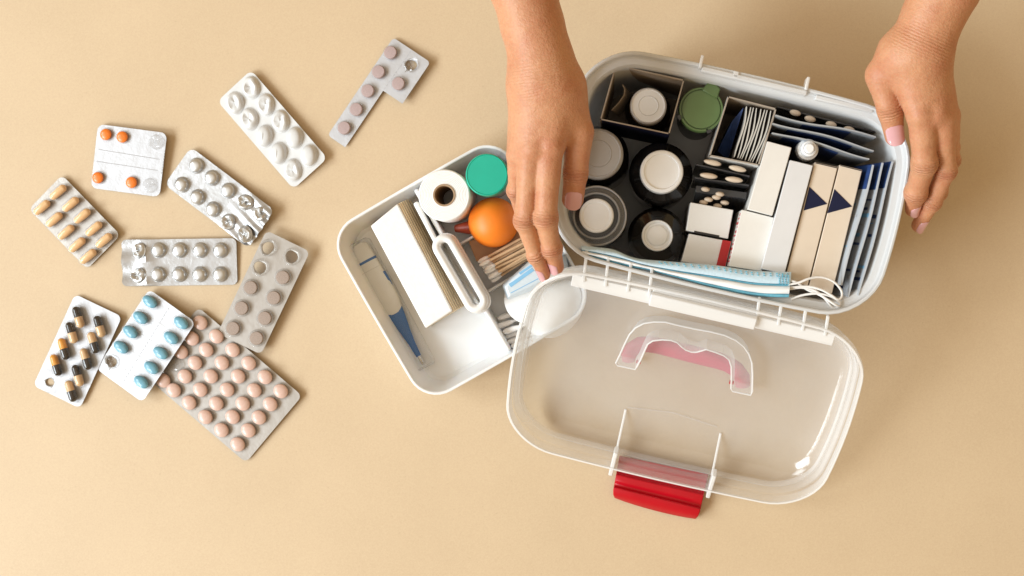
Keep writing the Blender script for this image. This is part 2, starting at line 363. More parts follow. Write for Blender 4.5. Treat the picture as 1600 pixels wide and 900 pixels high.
class Pack:
    """a blister card: corners in photo pixels; z0 base height, gx/gy tilt, bow arch across the card (metres)"""
    def __init__(s, label, corners, mat, rad=9, z0=.0008, lift=(0, 0), bow=.0, bowx=0., th=.0005, extent=None, crumple=None):
        zc = z0 + max(abs(lift[0]) + abs(lift[1]), 0) / 2
        p = [W(x, y, zc) for x, y in corners]
        s.c = sum(p, Vector()) / 4
        s.ex = ((p[1] - p[0]) + (p[2] - p[3])).normalized()
        s.ey = Vector((-s.ex.y, s.ex.x, 0))
        loc = [((q - s.c).dot(s.ex), (q - s.c).dot(s.ey)) for q in p]
        s.hw = (loc[1][0] + loc[2][0] - loc[0][0] - loc[3][0]) / 4; s.hh = (loc[0][1] + loc[1][1] - loc[2][1] - loc[3][1]) / 4
        s.z0 = z0; s.lift = lift; s.bow = bow; s.bowx = bowx; s.th = th; s.zc = zc; s.crumple = crumple
        s.ext = extent; s.rad = rad * K(zc); s.mat = mat
        s.root = thing('blister_pack', label, 'blister pack', (s.c.x, s.c.y, 0), 'blister packs scattered on the table', math.atan2(s.ex.y, s.ex.x))
        s.holes = []; s.pend = []
    def z(s, x, y):
        u, v = x / s.hw, y / s.hh
        z = s.z0 + s.lift[0] * (u + 1) / 2 + s.lift[1] * (v + 1) / 2 + s.bow * (1 - v * v) + s.bowx * (1 - u * u)
        if s.lift[0] < 0: z -= s.lift[0]
        if s.lift[1] < 0: z -= s.lift[1]
        if s.crumple: z += s.crumple(u, v)
        return z
    def loc(s, px, py, dz=0):
        # walk the camera ray down to the card's own surface
        z = s.zc
        for _ in range(4):
            q = W(px, py, z) - s.c; x, y = q.dot(s.ex), q.dot(s.ey); z = s.z(max(-s.hw, min(s.hw, x)), max(-s.hh, min(s.hh, y))) + dz
        return x, y
    def frame(s, x, y, rz=0, dz=0):
        e = .002
        n = Vector((-(s.z(x + e, y) - s.z(x - e, y)) / (2 * e), -(s.z(x, y + e) - s.z(x, y - e)) / (2 * e), 1)).normalized()
        q = Vector((0, 0, 1)).rotation_difference(n).to_matrix().to_4x4()
        return Matrix.Translation((x, y, s.z(x, y) + dz)) @ q @ Matrix.Rotation(rz, 4, 'Z')
    def hole(s, px, py, r): s.holes.append((*s.loc(px, py), r * K(s.zc)))
    def build(s):
        ny, nx = 22, 14; ys = []
        k = 6
        for i in range(k): ys.append(-s.hh + s.rad * (1 - math.cos(i / k * math.pi / 2)))
        for i in range(ny + 1): ys.append(-s.hh + s.rad + (2 * s.hh - 2 * s.rad) * i / ny)
        for i in range(k - 1, -1, -1): ys.append(s.hh - s.rad * (1 - math.cos(i / k * math.pi / 2)))
        if s.ext: ys = sorted(ys + s.ext[1])
        top = []
        for y in ys:
            d = max(0, abs(y) - (s.hh - s.rad)); dx = s.rad - math.sqrt(max(0, s.rad ** 2 - d * d))
            xl, xr = -s.hw + dx, s.hw - dx
            if s.ext: xl, xr = s.ext[0](y, xl, xr)
            top.append([(xl + (xr - xl) * i / nx, y) for i in range(nx + 1)])
        mb = MB()
        T = [[(x, y, s.z(x, y)) for x, y in r] for r in top]; B = [[(x, y, s.z(x, y) - s.th) for x, y in r] for r in top]
        nr = len(ys); nc = nx + 1
        vs = [p for r in T for p in r] + [p for r in B for p in r]; o = nr * nc; fs = []
        for j in range(nr - 1):
            for i in range(nx):
                a = j * nc + i; fs += [[a, a + 1, a + nc + 1, a + nc], [o + a + nc, o + a + nc + 1, o + a + 1, o + a]]
            a, b_ = j * nc, j * nc + nx
            fs += [[a, a + nc, o + a + nc, o + a], [b_ + nc, b_, o + b_, o + b_ + nc]]
        for i in range(nx):
            a = i; fs.append([a + 1, a, o + a, o + a + 1]); a = (nr - 1) * nc + i; fs.append([a, a + 1, o + a + 1, o + a])
        mb.add(vs, fs)
        card = obj('foil_sheet', mb, s.mat, s.root)
        if s.holes:
            cb = MB()
            for x, y, r in s.holes:
                rnd = random.Random(int(x * 1e5)); n = 24; f1, f2 = rnd.uniform(0, 6), rnd.uniform(0, 6)
                rr = lambda i: r * (.93 + .06 * math.sin(2 * 6.2832 * i / n + f1) + .04 * math.sin(3 * 6.2832 * i / n + f2))
                ring = [(x + rr(i) * math.cos(6.2832 * i / n), y + rr(i) * math.sin(6.2832 * i / n)) for i in range(n)]
                cb.prism([(a, b_, -.02) for a, b_ in ring], [(a, b_, .04) for a, b_ in ring])
            co = obj('cutter', cb, s.mat, s.root)
            md = card.modifiers.new('b', 'BOOLEAN'); md.object = co; md.operation = 'DIFFERENCE'; md.solver = 'EXACT'
            bpy.context.view_layer.update()
            me = bpy.data.meshes.new_from_object(card.evaluated_get(bpy.context.evaluated_depsgraph_get()))
            card.modifiers.clear(); card.data = me; bpy.data.objects.remove(co)
        return s
    def strip(s, a, b_, wd, mat, name='score_line', dz=.00015, dash=None):
        xa, ya = s.loc(*a); xb, yb = s.loc(*b_); n = 14; wd *= K(s.zc)
        d = Vector((xb - xa, yb - ya)).normalized(); nn = Vector((-d.y, d.x)) * wd / 2; mb = MB()
        seg = dash or 1
        for q in range(seg):
            f0 = q / seg; f1 = (q + (.62 if seg > 1 else 1)) / seg; m_ = 2 if seg > 1 else n; rings = []
            for i in range(m_ + 1):
                f = f0 + (f1 - f0) * i / m_; x, y = xa + (xb - xa) * f, ya + (yb - ya) * f
                rings.append([(x + nn.x, y + nn.y, s.z(x, y) - .0001), (x + nn.x * .5, y + nn.y * .5, s.z(x, y) + dz), (x - nn.x * .5, y - nn.y * .5, s.z(x, y) + dz), (x - nn.x, y - nn.y, s.z(x, y) - .0001)])
            mb.loft(rings, True, True)
        return obj(name, mb, mat, s.root, smooth=False)
    def pocket(s, px, py, me, rz=0, contents=(), name='pocket', dz=.0002):
        """rz in photo degrees (counter-clockwise)"""
        x, y = s.loc(px, py, .0015)
        rot = R(rz) - math.atan2(s.ex.y, s.ex.x)
        if x * x > s.hw ** 2: x = math.copysign(s.hw * .93, x)
        o = link(name, me, s.root, mat=s.frame(x, y, rot, dz))
        for nm, cm, ml in contents: link(nm, cm, o, mat=ml)
        return o
kz = K(.003)
I4 = Matrix.Identity(4)
def up(h): return Matrix.Translation((0, 0, h))

# orange tablets
r_ = 9 * kz
pk_orange = mesh('pocket_round', profile_mesh('round', r_ * 1.12, r_ * 1.12, .0050), M['pocket'])
tab_orange = mesh('tablet_orange', profile_mesh('lens', r_, r_, .0042), M['orange_pill'])
pk_clear = [mesh('pocket_empty', profile_mesh('crush', 11 * kz, 10.5 * kz, .0045, sd), M['pocket_empty'], True, 20) for sd in (3, 5, 8)]
A = Pack('blister pack with four orange tablets left and two emptied clear pockets', [(157, 194), (264, 209), (248.5, 307.5), (135.5, 293)], M['foil_white'], 10, lift=(.004, .003))
A.build()
for q in ((166, 210), (191.6, 214), (153.6, 277.6), (206, 285)):
    A.pocket(*q, pk_orange, 0, [('tablet', tab_orange, I4)])
A.pocket(243.6, 222, pk_clear[0], 20); A.pocket(234, 289.6, pk_clear[1], 0)
A.strip((154, 233.4), (249, 249), 1.6, M['score']); A.strip((151, 252), (246, 266.5), 1.6, M['score'])
A.strip((257.5, 235), (252, 273), 1.6, M['score'], 'tiny_print', dash=9)

# peach capsules
ln, cr_ = 31 * kz, 6.3 * kz
pk_cap = mesh('pocket_capsule', stadium_pocket(ln * 1.10, cr_ * 1.2, .0088), M['pocket'])
ch = [mesh('peach_half', capsule_half(ln, cr_, sg, ov), M['peach_pill']) for sg, ov in ((1, 1), (-1, .95))]
B = Pack('blister pack of ten peach coloured capsules', [(98, 274), (188, 366), (137.5, 422), (42.5, 326)], M['foil_tan'], 9, lift=(.002, .003))
B.build()
for q in ((333, 214), (199, 340), (436, 314), (301, 440), (532, 411), (399, 544), (628, 517), (490, 648), (711, 613), (580, 744)):
    B.pocket(30 + q[0] * .1889, 260 + q[1] * .1889, pk_cap, 39, [('capsule_cap', ch[0], I4), ('capsule_body', ch[1], I4)])

# silver domes, crumpled at one end
dr = 12.2 * kz
dome = mesh('silver_dome', profile_mesh('round', dr * .93, dr * .93, .0062), M['alu'])
dcr = [mesh('crushed_dome', profile_mesh('crush', dr, dr * .95, .0056, sd), M['alu'], True, 15) for sd in (2, 6, 11, 14)]
def cr_fn(u, v):
    f = max(0, u - .25); return .0045 * f * math.sin(7 * v + 3 * u) ** 2 + .004 * f * f * (1 + v)
C = Pack('silver blister pack of round domes with its right end crumpled and four burst', [(298, 233), (429, 324), (392, 394), (256, 285)], M['foil'], 11, lift=(.002, .004), crumple=cr_fn)
C.build()
for q in ((306.7, 258.7), (331, 278), (356.5, 298), (284, 288.5), (308.5, 308), (333, 327)): C.pocket(*q, dome)
for i, q in enumerate(((382.7, 316), (407, 334), (357, 347), (382.7, 366))): C.pocket(*q, dcr[i], 30 * i)

# white packs with large oval tablets
ov = mesh('white_oval', profile_mesh('round', 12.5 * kz, 16.5 * kz, .0062), M['white_film'])
ovc = [mesh('white_oval_dented', profile_mesh('crush', 13 * kz, 16.5 * kz, .0060, sd, .42), M['white_film'], True, 40) for sd in (21, 4, 9, 17, 30, 26)]
D = Pack('white blister pack with large oval bumps, half of them dented', [(392, 110), (513.5, 247), (457, 296), (339, 157)], M['white_film'], 10, lift=(.002, .005))
D.build()
for i, q in enumerate(((392, 136.8), (367, 160.7), (414.7, 163.3), (389.3, 185.9), (437.9, 189.3), (457.2, 265.9))): D.pocket(*q, ovc[i], 5, name='dented_pocket')
ridge = MB(); ridge.tube([(0, 12 * kz * t, .0064 * math.sqrt(max(0, 1 - (t * .78) ** 2)) - .0004) for t in (-1, -.6, -.2, .2, .6, 1)], .0008, 8)
rg = mesh('tablet_ridge', ridge, M['white_film'])
for i, q in enumerate(((413, 212.4), (460, 215.3), (434.7, 239.3), (482.6, 242.8))):
    D.pocket(*q, ov, -5, [('ridge', rg, I4)] if i in (0, 2) else ())

# torn L-shaped strip
er = 11 * kz
pk_e = mesh('pocket_flat', profile_mesh('flat', er * 1.06, er * 1.06, .0055), M['pocket'])
tb_e = mesh('tablet_mauve', profile_mesh('disc', er * .93, er * .93, .0043), M['grey_pill'])
tlE, trE, blE = (611, 56), (670, 96), (514, 213)
brE = (trE[0] + blE[0] - tlE[0], trE[1] + blE[1] - tlE[1])
E = Pack('small blister strip torn to an L shape with flat mauve tablets', [tlE, trE, brE, blE], M['foil_white'], 6, lift=(.005, .002))
ys_cut = E.loc(598.7, 141.7)
def e_ext(y, xl, xr):
    if y < ys_cut[1]: return xl, min(xr, ys_cut[0])
    return xl, xr
E.ext = (e_ext, [ys_cut[1] - 1e-5, ys_cut[1] + 1e-5])
E.hole(642, 102, 9.5); E.build()
for q in ((611, 82.7), (592.4, 112.8), (623.3, 131), (575.6, 142.5), (557.4, 171.4), (538.7, 200.3)): E.pocket(*q, pk_e, 0, [('tablet', tb_e, I4)])
E.pocket(642, 102, pk_clear[2], 0)
E.strip((642, 80), (598.7, 141.7), 1.0, M['score'], dash=12)

# silver pack lying level
def f_fn(u, v):
    return .0035 * math.exp(-((u + .60) / .07) ** 2) * (1 + .3 * math.sin(5 * v)) + max(0, -u - .6) * .004 * (1 + math.sin(6 * v + 1))
F = Pack('silver blister pack of round domes lying level, two burst at its left end', [(191, 375.5), (370, 371.5), (370.5, 445.5), (191, 446.5)], M['foil'], 8, lift=(.001, .002), crumple=f_fn)
F.build()
for x in (247, 280, 312, 344):
    for y in (391, 428.5): F.pocket(x + (0 if y > 400 else .5), y, dome)
F.pocket(217.4, 392, dcr[1], 40); F.pocket(216, 430, dcr[3], 10)

# thirty pink tablets (under two others)
pr = (12.7 * kz, 11.2 * kz)
pk_p = mesh('pocket_pink', profile_mesh('round', pr[0] * 1.06, pr[1] * 1.06, .0062), M['pocket'])
tb_p = mesh('tablet_pink', profile_mesh('lens', pr[0] * .96, pr[1] * .96, .0056), M['pink_pill'])
J = Pack('large blister pack full of pink oval tablets, partly covered by two others', [(309.5, 479.5), (472, 617), (385, 724), (222.5, 586)], M['foil_tan'], 9, lift=(.002, .003))
J.build()
PK = '255,118 342,192 430,265 517,337 605,412 690,488 210,203 287,265 372,335 460,408 547,483 633,558 150,275 227,335 312,408 400,480 485,555 572,630 172,408 255,480 342,555 430,627 515,700 55,430 112,483 195,550 283,627 370,698 458,775'
for q in PK.split():
    x, y = map(float, q.split(',')); J.pocket(240 + x / 3.4625, 470 + y / 3.4625, pk_p, -40, [('tablet', tb_p, I4)])
J.pocket(240 + 120 / 3.4625, 470 + 345 / 3.4625, pk_clear[0], 0)

# black and cream capsules
lnH, rH = 35 * kz, 6.6 * kz
pk_h = mesh('pocket_long_capsule', stadium_pocket(lnH * 1.10, rH * 1.2, .0094), M['pocket'])
HB = {c: {sg: mesh(c + '_half', capsule_half(lnH, rH, sg, 1 if sg > 0 else .95), M[c]) for sg in (1, -1)} for c in ('dark_cap', 'cream_cap', 'amber_cap')}
Hh = Pack('blister pack of black and cream two tone capsules with one pocket empty', [(116.5, 459), (190, 494), (127.5, 638.5), (50.5, 603.5)], M['foil_white'], 9, z0=.0008, lift=(.003, .002))
Hh.hole(78, 597, 7); Hh.build()
for x, y, top in ((362, 238, 'dark_cap'), (503, 300, 'dark_cap'), (317, 342, 'dark_cap'), (463, 408, 'cream_cap'), (265, 450, 'amber_cap'), (413, 517, 'cream_cap'), (213, 558, 'amber_cap'), (358, 628, 'dark_cap'), (312, 732, 'cream_cap')):
    bot = 'cream_cap' if top == 'dark_cap' else 'dark_cap'
    Hh.pocket(40 + x / 4.286, 440 + y / 4.286, pk_h, -72, [('capsule_cap', HB[bot][1], I4), ('capsule_body', HB[top][-1], I4)])
Hh.pocket(78, 596, pk_h, -70)

# blue tablets, resting on its neighbours
pk_b = mesh('pocket_blue', stadium_pocket(30 * kz, 9.2 * kz, .0072), M['pocket'])
tb_b = mesh('tablet_blue', profile_mesh('lens', 13.2 * kz, 8.3 * kz, .0060), M['blue_pill'])
Ib = Pack('white perforated blister pack of blue oval tablets with one pocket emptied', [(226, 448.5), (308, 503.5), (224, 628.5), (152.5, 580)], M['foil_white'], 9, z0=.0040, lift=(.0075, .002))
Ib.hole(174.2, 565.3, 9); Ib.build()
for q in ((838, 135), (775, 242), (708, 337), (645, 440), (1047, 277), (980, 377), (910, 478), (848, 577), (780, 673)):
    Ib.pocket(40 + q[0] / 4.286, 440 + q[1] / 4.286, pk_b, -35, [('tablet', tb_b, I4)])
Ib.pocket(174.2, 565.3, pk_clear[1], 0)
Ib.strip((264, 481), (192, 598), 1.3, M['score'], dash=22)
for (x0, y0), (x1, y1) in (((216, 483), (290, 532)), ((200, 508), (272, 556)), ((184, 534), (256, 582)), ((190, 574), (238, 606))):
    Ib.strip((x0, y0), (x1, y1), 1.0, M['white_film'], 'perforation')

# flat brown tablets, lying over the silver and the pink pack
gr = 12.6 * kz
pk_g = mesh('pocket_flat_wide', profile_mesh('flat', gr, gr, .0048), M['pocket_empty'])
tb_g = mesh('tablet_brown', profile_mesh('disc', gr * .84, gr * .84, .0036), M['brown_pill'])
G = Pack('dull silver blister pack with flat brown tablets and three empty clear pockets', [(414, 359), (481.5, 391), (411, 556), (341.5, 522)], M['foil_tan'], 9, z0=.0065, lift=(.001, .003))
for q in ((419, 387), (455.8, 401), (406.2, 417.8)): G.hole(*q, 10)
G.build()
for i, q in enumerate(((419, 387), (455.8, 401), (406.2, 417.8))): G.pocket(*q, pk_g, 0)
for q in ((442.4, 433.4), (392.2, 449.3), (428.2, 465.2), (378, 481.3), (414.2, 497), (364.6, 513), (401.3, 528.3)): G.pocket(*q, pk_g, 0, [('tablet', tb_g, I4)])

# ------------------------------------------------------------------ the first-aid box
AB = R(-13.0)
RB = Matrix.Rotation(AB, 3, 'Z')
BZ = .135
ctr = W(1142.1, 285.4, BZ)
box = thing('first_aid_box', 'open translucent white plastic box with a clear hinged lid and red latch', 'storage box', (ctr.x, ctr.y, 0), None, AB)
ha, hb = .1385, .0885
def brings(prof, n=8):
    return [[(x, y, z) for x, y in outline(ha - i, hb - i, max(.012, .042 - i), .0075, n, .0045)] for i, z in prof]
mb = MB(); T_ = .0022
mb.loft(brings([(.022, .0012), (.014, .004), (.012, .010), (.0065, .112), (.0062, .117), (.0005, .118), (.0, .121), (.0, .1335), (.0008, .1348), (.0022, .135), (.0032, .1342),
                (.0040, .1275), (.0052, .1262), (.0095, .1255), (.0108, .1235), (.0118, .117), (.0150, .016), (.018, .0085), (.026, .0045)]), True, True)
obj('tub', mb, M['tub'], box)
def bl(px, py, z):
    p = W(px, py, z) - Vector((ctr.x, ctr.y, 0)); return Matrix.Rotation(-AB, 3, 'Z') @ p
# latch seat and clasp posts on the far rim
mb = MB(); c0 = bl(1098, 100, .136); c1 = bl(1263, 138, .136)
mb.box(((c0.x + c1.x) / 2, c0.y - .004, .1290), (c1.x - c0.x, .0045, .016))
obj('latch_seat', mb, M['lid_rim'], box, bevel=.0012)
for q, hgt in (((1097, 92), .140), ((1263, 126), .140)):
    mb = MB(); c = bl(*q, hgt); mb.box((c.x, c.y - .002, .130), (.0028, .011, .019)); obj('clasp_post', mb, M['lid_rim'], box, bevel=.0009)
mb = MB(); c = bl(1152, 108, .137); mb.box((c.x, c.y - .0045, .132), (.005, .006, .010)); obj('rim_catch', mb, M['lid_rim'], box, bevel=.001)
mb = MB(); c = bl(1320, 160, .134); mb.box((c.x, c.y - .001, .1295), (.050, .004, .009)); obj('rim_plate', mb, M['lid_rim'], box, bevel=.001)

# lid, folded right back, its far edge on the table
TH = R(33.2)
hinge = W(1180 * .974 - 214 * .225, 1180 * .225 + 214 * .974, .130)
LM = Matrix.Translation(hinge) @ Matrix.Rotation(AB, 4, 'Z') @ Matrix.Rotation(TH, 4, 'X')
BM = Matrix.Translation((ctr.x, ctr.y, 0)) @ Matrix.Rotation(AB, 4, 'Z')
lid = bpy.data.objects.new('lid', None)
def lid_xy(px, py, zl):
    """where the sight line through a photo pixel meets the lid's plane at local height zl"""
    inv = LM.inverted(); o = inv @ Vector((0, 0, H)); d = (inv @ W(px, py, 0)) - o
    t = (zl - o.z) / d.z; p = o + d * t; return (p.x, p.y)
LL = .199
def lrings(prof, n=10):
    return [[(x, y - LL / 2, z) for x, y in outline(ha + .0045 - i, LL / 2 - i, max(.014, .043 - i * .7), .0085, n, .004)] for i, z in prof]
mb = MB()
FL = -.037
# outside from the flange down to the dome, back up inside
bowl = [(.0045 + .0475 * (1 - math.cos(R(t))) ** 1.15, -.016 + (FL + .016) * math.sin(R(t))) for t in (8, 18, 28, 38, 48, 58, 68, 78, 90)]
mb.loft(lrings([(.0, .0), (.0006, -.010), (.0030, -.0112), (.0042, -.016)] + [(i, z - .0014) for i, z in bowl]), False, True)
mb.loft(lrings([(.0016, .0), (.0022, -.0092), (.0046, -.0100), (.0060, -.0155)] + [(i + .0017 - .0017 * k / 8, z) for k, (i, z) in enumerate(bowl)]), False, True)
lid_me = mesh('lid_shell', mb, M['lid'])
lid = link('lid', lid_me, box, mat=BM.inverted() @ LM)
mb = MB(); mb.loft(lrings([(.0, .0002), (-.0006, -.0004), (-.0007, -.0030), (.0002, -.0032)]), False, False)
mb.loft(lrings([(-.0001, .0003), (.0016, .0003)]), False, False)
obj('rim', mb, M['lid_rim'], lid)
# ridge just inside the flange
mb = MB(); mb.loft(lrings([(.0072, -.016), (.0080, -.0145), (.0092, -.0148), (.0100, -.0195)]), False, False); obj('inner_ridge', mb, M['lid'], lid)
# hinge strip and bars
mb = MB(); mb.box((0, -.0075, -.0015), (.228, .012, .003)); obj('hinge_strip', mb, M['lid_rim'], lid, bevel=.0008)
mb = MB(); mb.box((.0, -.0060, .0028), (.092, .012, .0050)); mb.box((.0, -.0005, -.004), (.090, .004, .008)); obj('hinge_plate', mb, M['lid_rim'], lid, bevel=.001)
for px in (913, 947, 982, 1015, 1183, 1217, 1255, 1290):
    f = (px - 913) / (1290 - 913)
    p0 = BM.inverted() @ W(px + 4, 391 + f * 102, .1325); p1 = BM.inverted() @ W(px - 1, 440 + f * 84, .127)
    d = p1 - p0; mb = MB(); q = d.to_track_quat('X', 'Z').to_matrix()
    mb.box((p0 + p1) / 2, (d.length, .0027, .0042), q); obj('hinge_bar', mb, M['lid_rim'], box, bevel=.0007)
# raised C-shaped grip channel in the lid's floor
HP = .013
def poly_lid(s_, zl): return [lid_xy(940 + x / 5.623, 480 + y / 5.623, zl) for x, y in s_]
outer = [(300, 545), (305, 520), (320, 480)]
chan = [(125, 490), (160, 420), (200, 330), (245, 240), (300, 180), (370, 143), (460, 128), (560, 130), (680, 160), (820, 190), (960, 215), (1080, 245), (1180, 290), (1250, 345), (1295, 410), (1322, 490), (1328, 600), (1325, 740), (1310, 772),
        (1150, 738), (1138, 715), (1142, 600), (1140, 520), (1120, 460), (1075, 425), (1000, 395), (920, 370), (870, 385), (830, 395), (790, 393), (740, 375), (700, 345), (665, 310), (610, 290), (530, 285), (450, 295), (405, 325), (375, 390), (340, 470), (312, 520), (295, 545), (140, 512)]
P0 = poly_lid(chan, FL + HP)
def inset(poly, d):
    n = len(poly); out = []
    for i in range(n):
        a, b_, c = Vector(poly[i - 1]), Vector(poly[i]), Vector(poly[(i + 1) % n])
        t = ((b_ - a).normalized() + (c - b_).normalized()).normalized(); out.append((b_.x - t.y * d, b_.y + t.x * d))
    return out
mb = MB()
ringT = [(x, y, FL + HP) for x, y in P0]; ringB = [(x, y, FL) for x, y in inset(P0, -.0022)]
mb.loft([ringB, ringT], False, False)
obj('grip_channel_wall', mb, M['lid'], lid)
mb = MB(); mb.add([(x, y, FL + HP + .0001) for x, y in P0], [list(range(len(P0)))]); obj('grip_channel_top', mb, M['lid'], lid)
mb = MB(); mb.tube([(x, y, FL + HP + .0002) for x, y in P0], .00075, 6, closed=True); obj('grip_channel_edge', mb, M['lid_rim'], lid)
# red folding grip outside, seen through the plastic
hz = FL - .009
gpath = [(235, 470), (235, 420), (275, 365), (340, 328), (420, 325), (520, 343), (640, 372), (760, 403), (900, 438), (1020, 468), (1110, 500), (1180, 545), (1230, 610), (1240, 690)]
gp = poly_lid(gpath, hz); mb = MB()
mb.tube([(x, y, hz) for x, y in gp], [.006, .0072, .0078, .0082, .0085, .0085, .0088, .009, .009, .0088, .0084, .0082, .0078, .007], 12, flat=.6)
obj('carry_grip', mb, M['grip'], lid, angle=60)
for q in ((325, 480), (1142, 660)):
    x, y = lid_xy(940 + q[0] / 5.623, 480 + q[1] / 5.623, FL + .006); mb = MB(); mb.tube([(x - .002, y, FL + .006), (x + .002, y, FL + .006)], .0018, 8); obj('grip_pin', mb, M['red'], lid)
# latch seat ribs in the front wall and the red latch
def lat(x, y, zl): return lid_xy(930 + x / 4.286, 620 + y / 4.286, zl)
mb = MB()
for (a, za), (b_, zb) in (((( 205, 85), -.036), ((140, 375), -.014)), (((840, 245), -.036), ((782, 525), -.014))):
    x0, y0 = lat(*a, za); x1, y1 = lat(*b_, zb); mb.tube([(x0, y0, za), ((x0 + x1) / 2, (y0 + y1) / 2, (za + zb) / 2), (x1, y1, zb)], .0011, 6)
obj('latch_rib', mb, M['lid_rim'], lid)
for a in ((122, 440), (777, 590)):
    x, y = lat(*a, -.004); mb = MB(); mb.box((x, y, -.006), (.004, .028, .011)); obj('latch_post', mb, M['lid_rim'], lid, bevel=.001)
mb = MB(); a = [lat(215, 70, -.036), lat(520, 105, -.036), lat(815, 200, -.036)]
mb.tube([(x, y, -.036) for x, y in a], .0006, 6); obj('latch_recess_edge', mb, M['lid'], lid)
LI = LM.inverted()
def lerp2(a, b_, t): return (a[0] + (b_[0] - a[0]) * t, a[1] + (b_[1] - a[1]) * t)
mb = MB(); rings = []
q = [(968, 712), (1107, 741), (1091, 812), (956, 777)]
for t, zt, zb2 in ((0, .0080, .0050), (.30, .0085, .0055), (.40, .0105, .0065), (.46, .0135, .0085), (.60, .0135, .0085), (.66, .0110, .0075), (.71, .0110, .0070), (.76, .0150, .0070), (.83, .0150, .0065), (.93, .0125, .0050), (1.0, .0065, .0030)):
    ring = []
    for zz, rng in ((zt, range(9)), (zb2, range(8, -1, -1))):
        for i in rng:
            f = i / 8; a = lerp2(q[0], q[3], t); b_ = lerp2(q[1], q[2], t); x, y = lerp2(a, b_, f)
            if t > .9: x, y = lerp2((x, y), lerp2(a, b_, .5), .06 * (t - .9) * 10 * (abs(f - .5) * 2) ** 4); 
            y += (3.5 * (t > .95) * (1 - (2 * f - 1) ** 2))
            ring.append(LI @ W(x, y, zz - (.0015 if zz == zt else 0) * (abs(f - .5) * 2) ** 6))
    rings.append(ring)
mb.loft(rings); obj('latch', mb, M['red'], lid, angle=50, bevel=.0008)

# ------------------------------------------------------------------ tray with its divider and lift handle
AT = R(30.0); TZ = .038
tc = W(721.5, 421.7, TZ)
tray = thing('lift_out_tray', 'white plastic tray with a divider handle standing left of the box', 'tray', (tc.x, tc.y, 0), None, AT)
ta = .0902
def trings(prof): return [[(x, y, z) for x, y in outline(ta - i, ta - i, max(.008, .0265 - i), .001, 8, .001)] for i, z in prof]
mb = MB(); mb.loft(trings([(.012, .0006), (.0085, .003), (.0025, .033), (.0, .0335), (.0, .0376), (.0006, .0382), (.0020, .0382), (.0028, .0374), (.0034, .033), (.0105, .006), (.014, .0035)]))
obj('tray_shell', mb, M['tray'], tray)
def tl(px, py, z): return Matrix.Rotation(-AT, 3, 'Z') @ (W(px, py, z) - Vector((tc.x, tc.y, 0)))
mb = MB(); mb.box((0, 0, .0195), (.0042, .170, .0315)); obj('divider', mb, M['tray'], tray, bevel=.0015)
for px, py in ((740, 368), (770, 450)):
    y = tl(px, py, .036).y; mb = MB(); mb.box((.042, y, .0155), (.080, .0025, .025)); obj('cross_divider', mb, M['tray'], tray, bevel=.001)
hc = tl(721, 427, .050)
def stad(l, wd, n=10):
    o_ = []
    for sg in (1, -1):
        for i in range(n + 1):
            a = math.pi * i / n; o_.append((sg * wd * math.cos(a), sg * (l - wd) + sg * wd * math.sin(a)))
    return o_
mb = MB()
mb.loft([[(hc.x + x, hc.y + y, z) for x, y in stad(l, wd)] for l, wd, z in ((.0395, .0105, .0345), (.0405, .0118, .0430), (.0405, .0118, .0455), (.0395, .0108, .0470), (.0330, .0045, .0470), (.0325, .0040, .0345))] , False, False)
obj('handle_flange', mb, M['handle'], tray)
mb = MB(); pth = stad(.0355, .0074, 10); mb.tube([(hc.x - .0005 + x, hc.y + y, .0535) for x, y in pth], .0040, 14, closed=True, flat=1.5); obj('handle', mb, M['handle'], tray, angle=80)

# thermometer in a clear case
zt_ = .012
def ax2(p, q, z): a, b_ = W(*p, z), W(*q, z); d = (b_ - a); return a, d, d.normalized(), Vector((-d.y, d.x, 0)).normalized()
a, d, e, nrm = ax2((558, 378), (664, 575), .012); L_ = d.length
tz = Matrix(((e.x, nrm.x, 0, a.x), (e.y, nrm.y, 0, a.y), (0, 0, 1, 0), (0, 0, 0, 1)))
case = thing('thermometer_case', 'clear plastic case along the left side of the tray, around a thermometer', 'case'); case.matrix_world = tz
mb = MB(); ch_ = .0095
o2 = lambda i, z: [(L_ / 2 + x, y, z) for x, y in outline(L_ / 2 - i, .0112 - i, .0035, 0, 3)]
mb.loft([o2(.0008, .0045), o2(0, .0055), o2(0, .017), o2(.0012, .0185)]); obj('case_shell', mb, M['case'], case)
mb = MB(); mb.box((.0295, 0, .0188), (.0006, .018, .0005)); obj('case_seam', mb, M['case'], case)
mb = MB(); mb.box((L_ - .001, 0, .0125), (.0018, .0190, .0115)); obj('case_end', mb, M['case'], case, bevel=.0008)
th = thing('thermometer', 'pale grey and blue digital thermometer lying in its clear case', 'thermometer'); th.matrix_world = tz
def prof_body(pts, zc, flat, mat, name):
    mb = MB(); rings = []
    for x, hw_ in pts:
        rings.append([(x, 1.2 * hw_ * math.cos(6.2832 * i / 20), zc + hw_ * flat * math.sin(6.2832 * i / 20)) for i in range(20)])
    mb.loft(rings); return obj(name, mb, mat, th, angle=60)
sx = L_ / 224
prof_body([(x * sx, y * sx) for x, y in ((4, 8), (8, 11.5), (32, 12.5))], .0112, .5, M['thermo'], 'battery_cap')
prof_body([(x * sx, y * sx) for x, y in ((32, 12.8), (36, 12.8))], .0112, .5, M['blue'], 'blue_band')
prof_body([(x * sx, y * sx) for x, y in ((36, 12.7), (55, 13), (75, 14.2), (92, 14.6), (108, 14.2), (120, 12), (127, 9), (130, 4))], .0114, .5, M['thermo'], 'body')
prof_body([(x * sx, y * sx) for x, y in ((60, 14.3), (75, 15.2), (92, 14.2), (112, 12.4), (135, 10.5), (160, 6.8), (180, 4.6), (203, 3.4))], .0112, .42, M['blue'], 'blue_grip')
prof_body([(x * sx, y * sx) for x, y in ((203, 2.1), (216, 2.0), (218, .8))], .0112, 1, M['metal'], 'metal_tip')

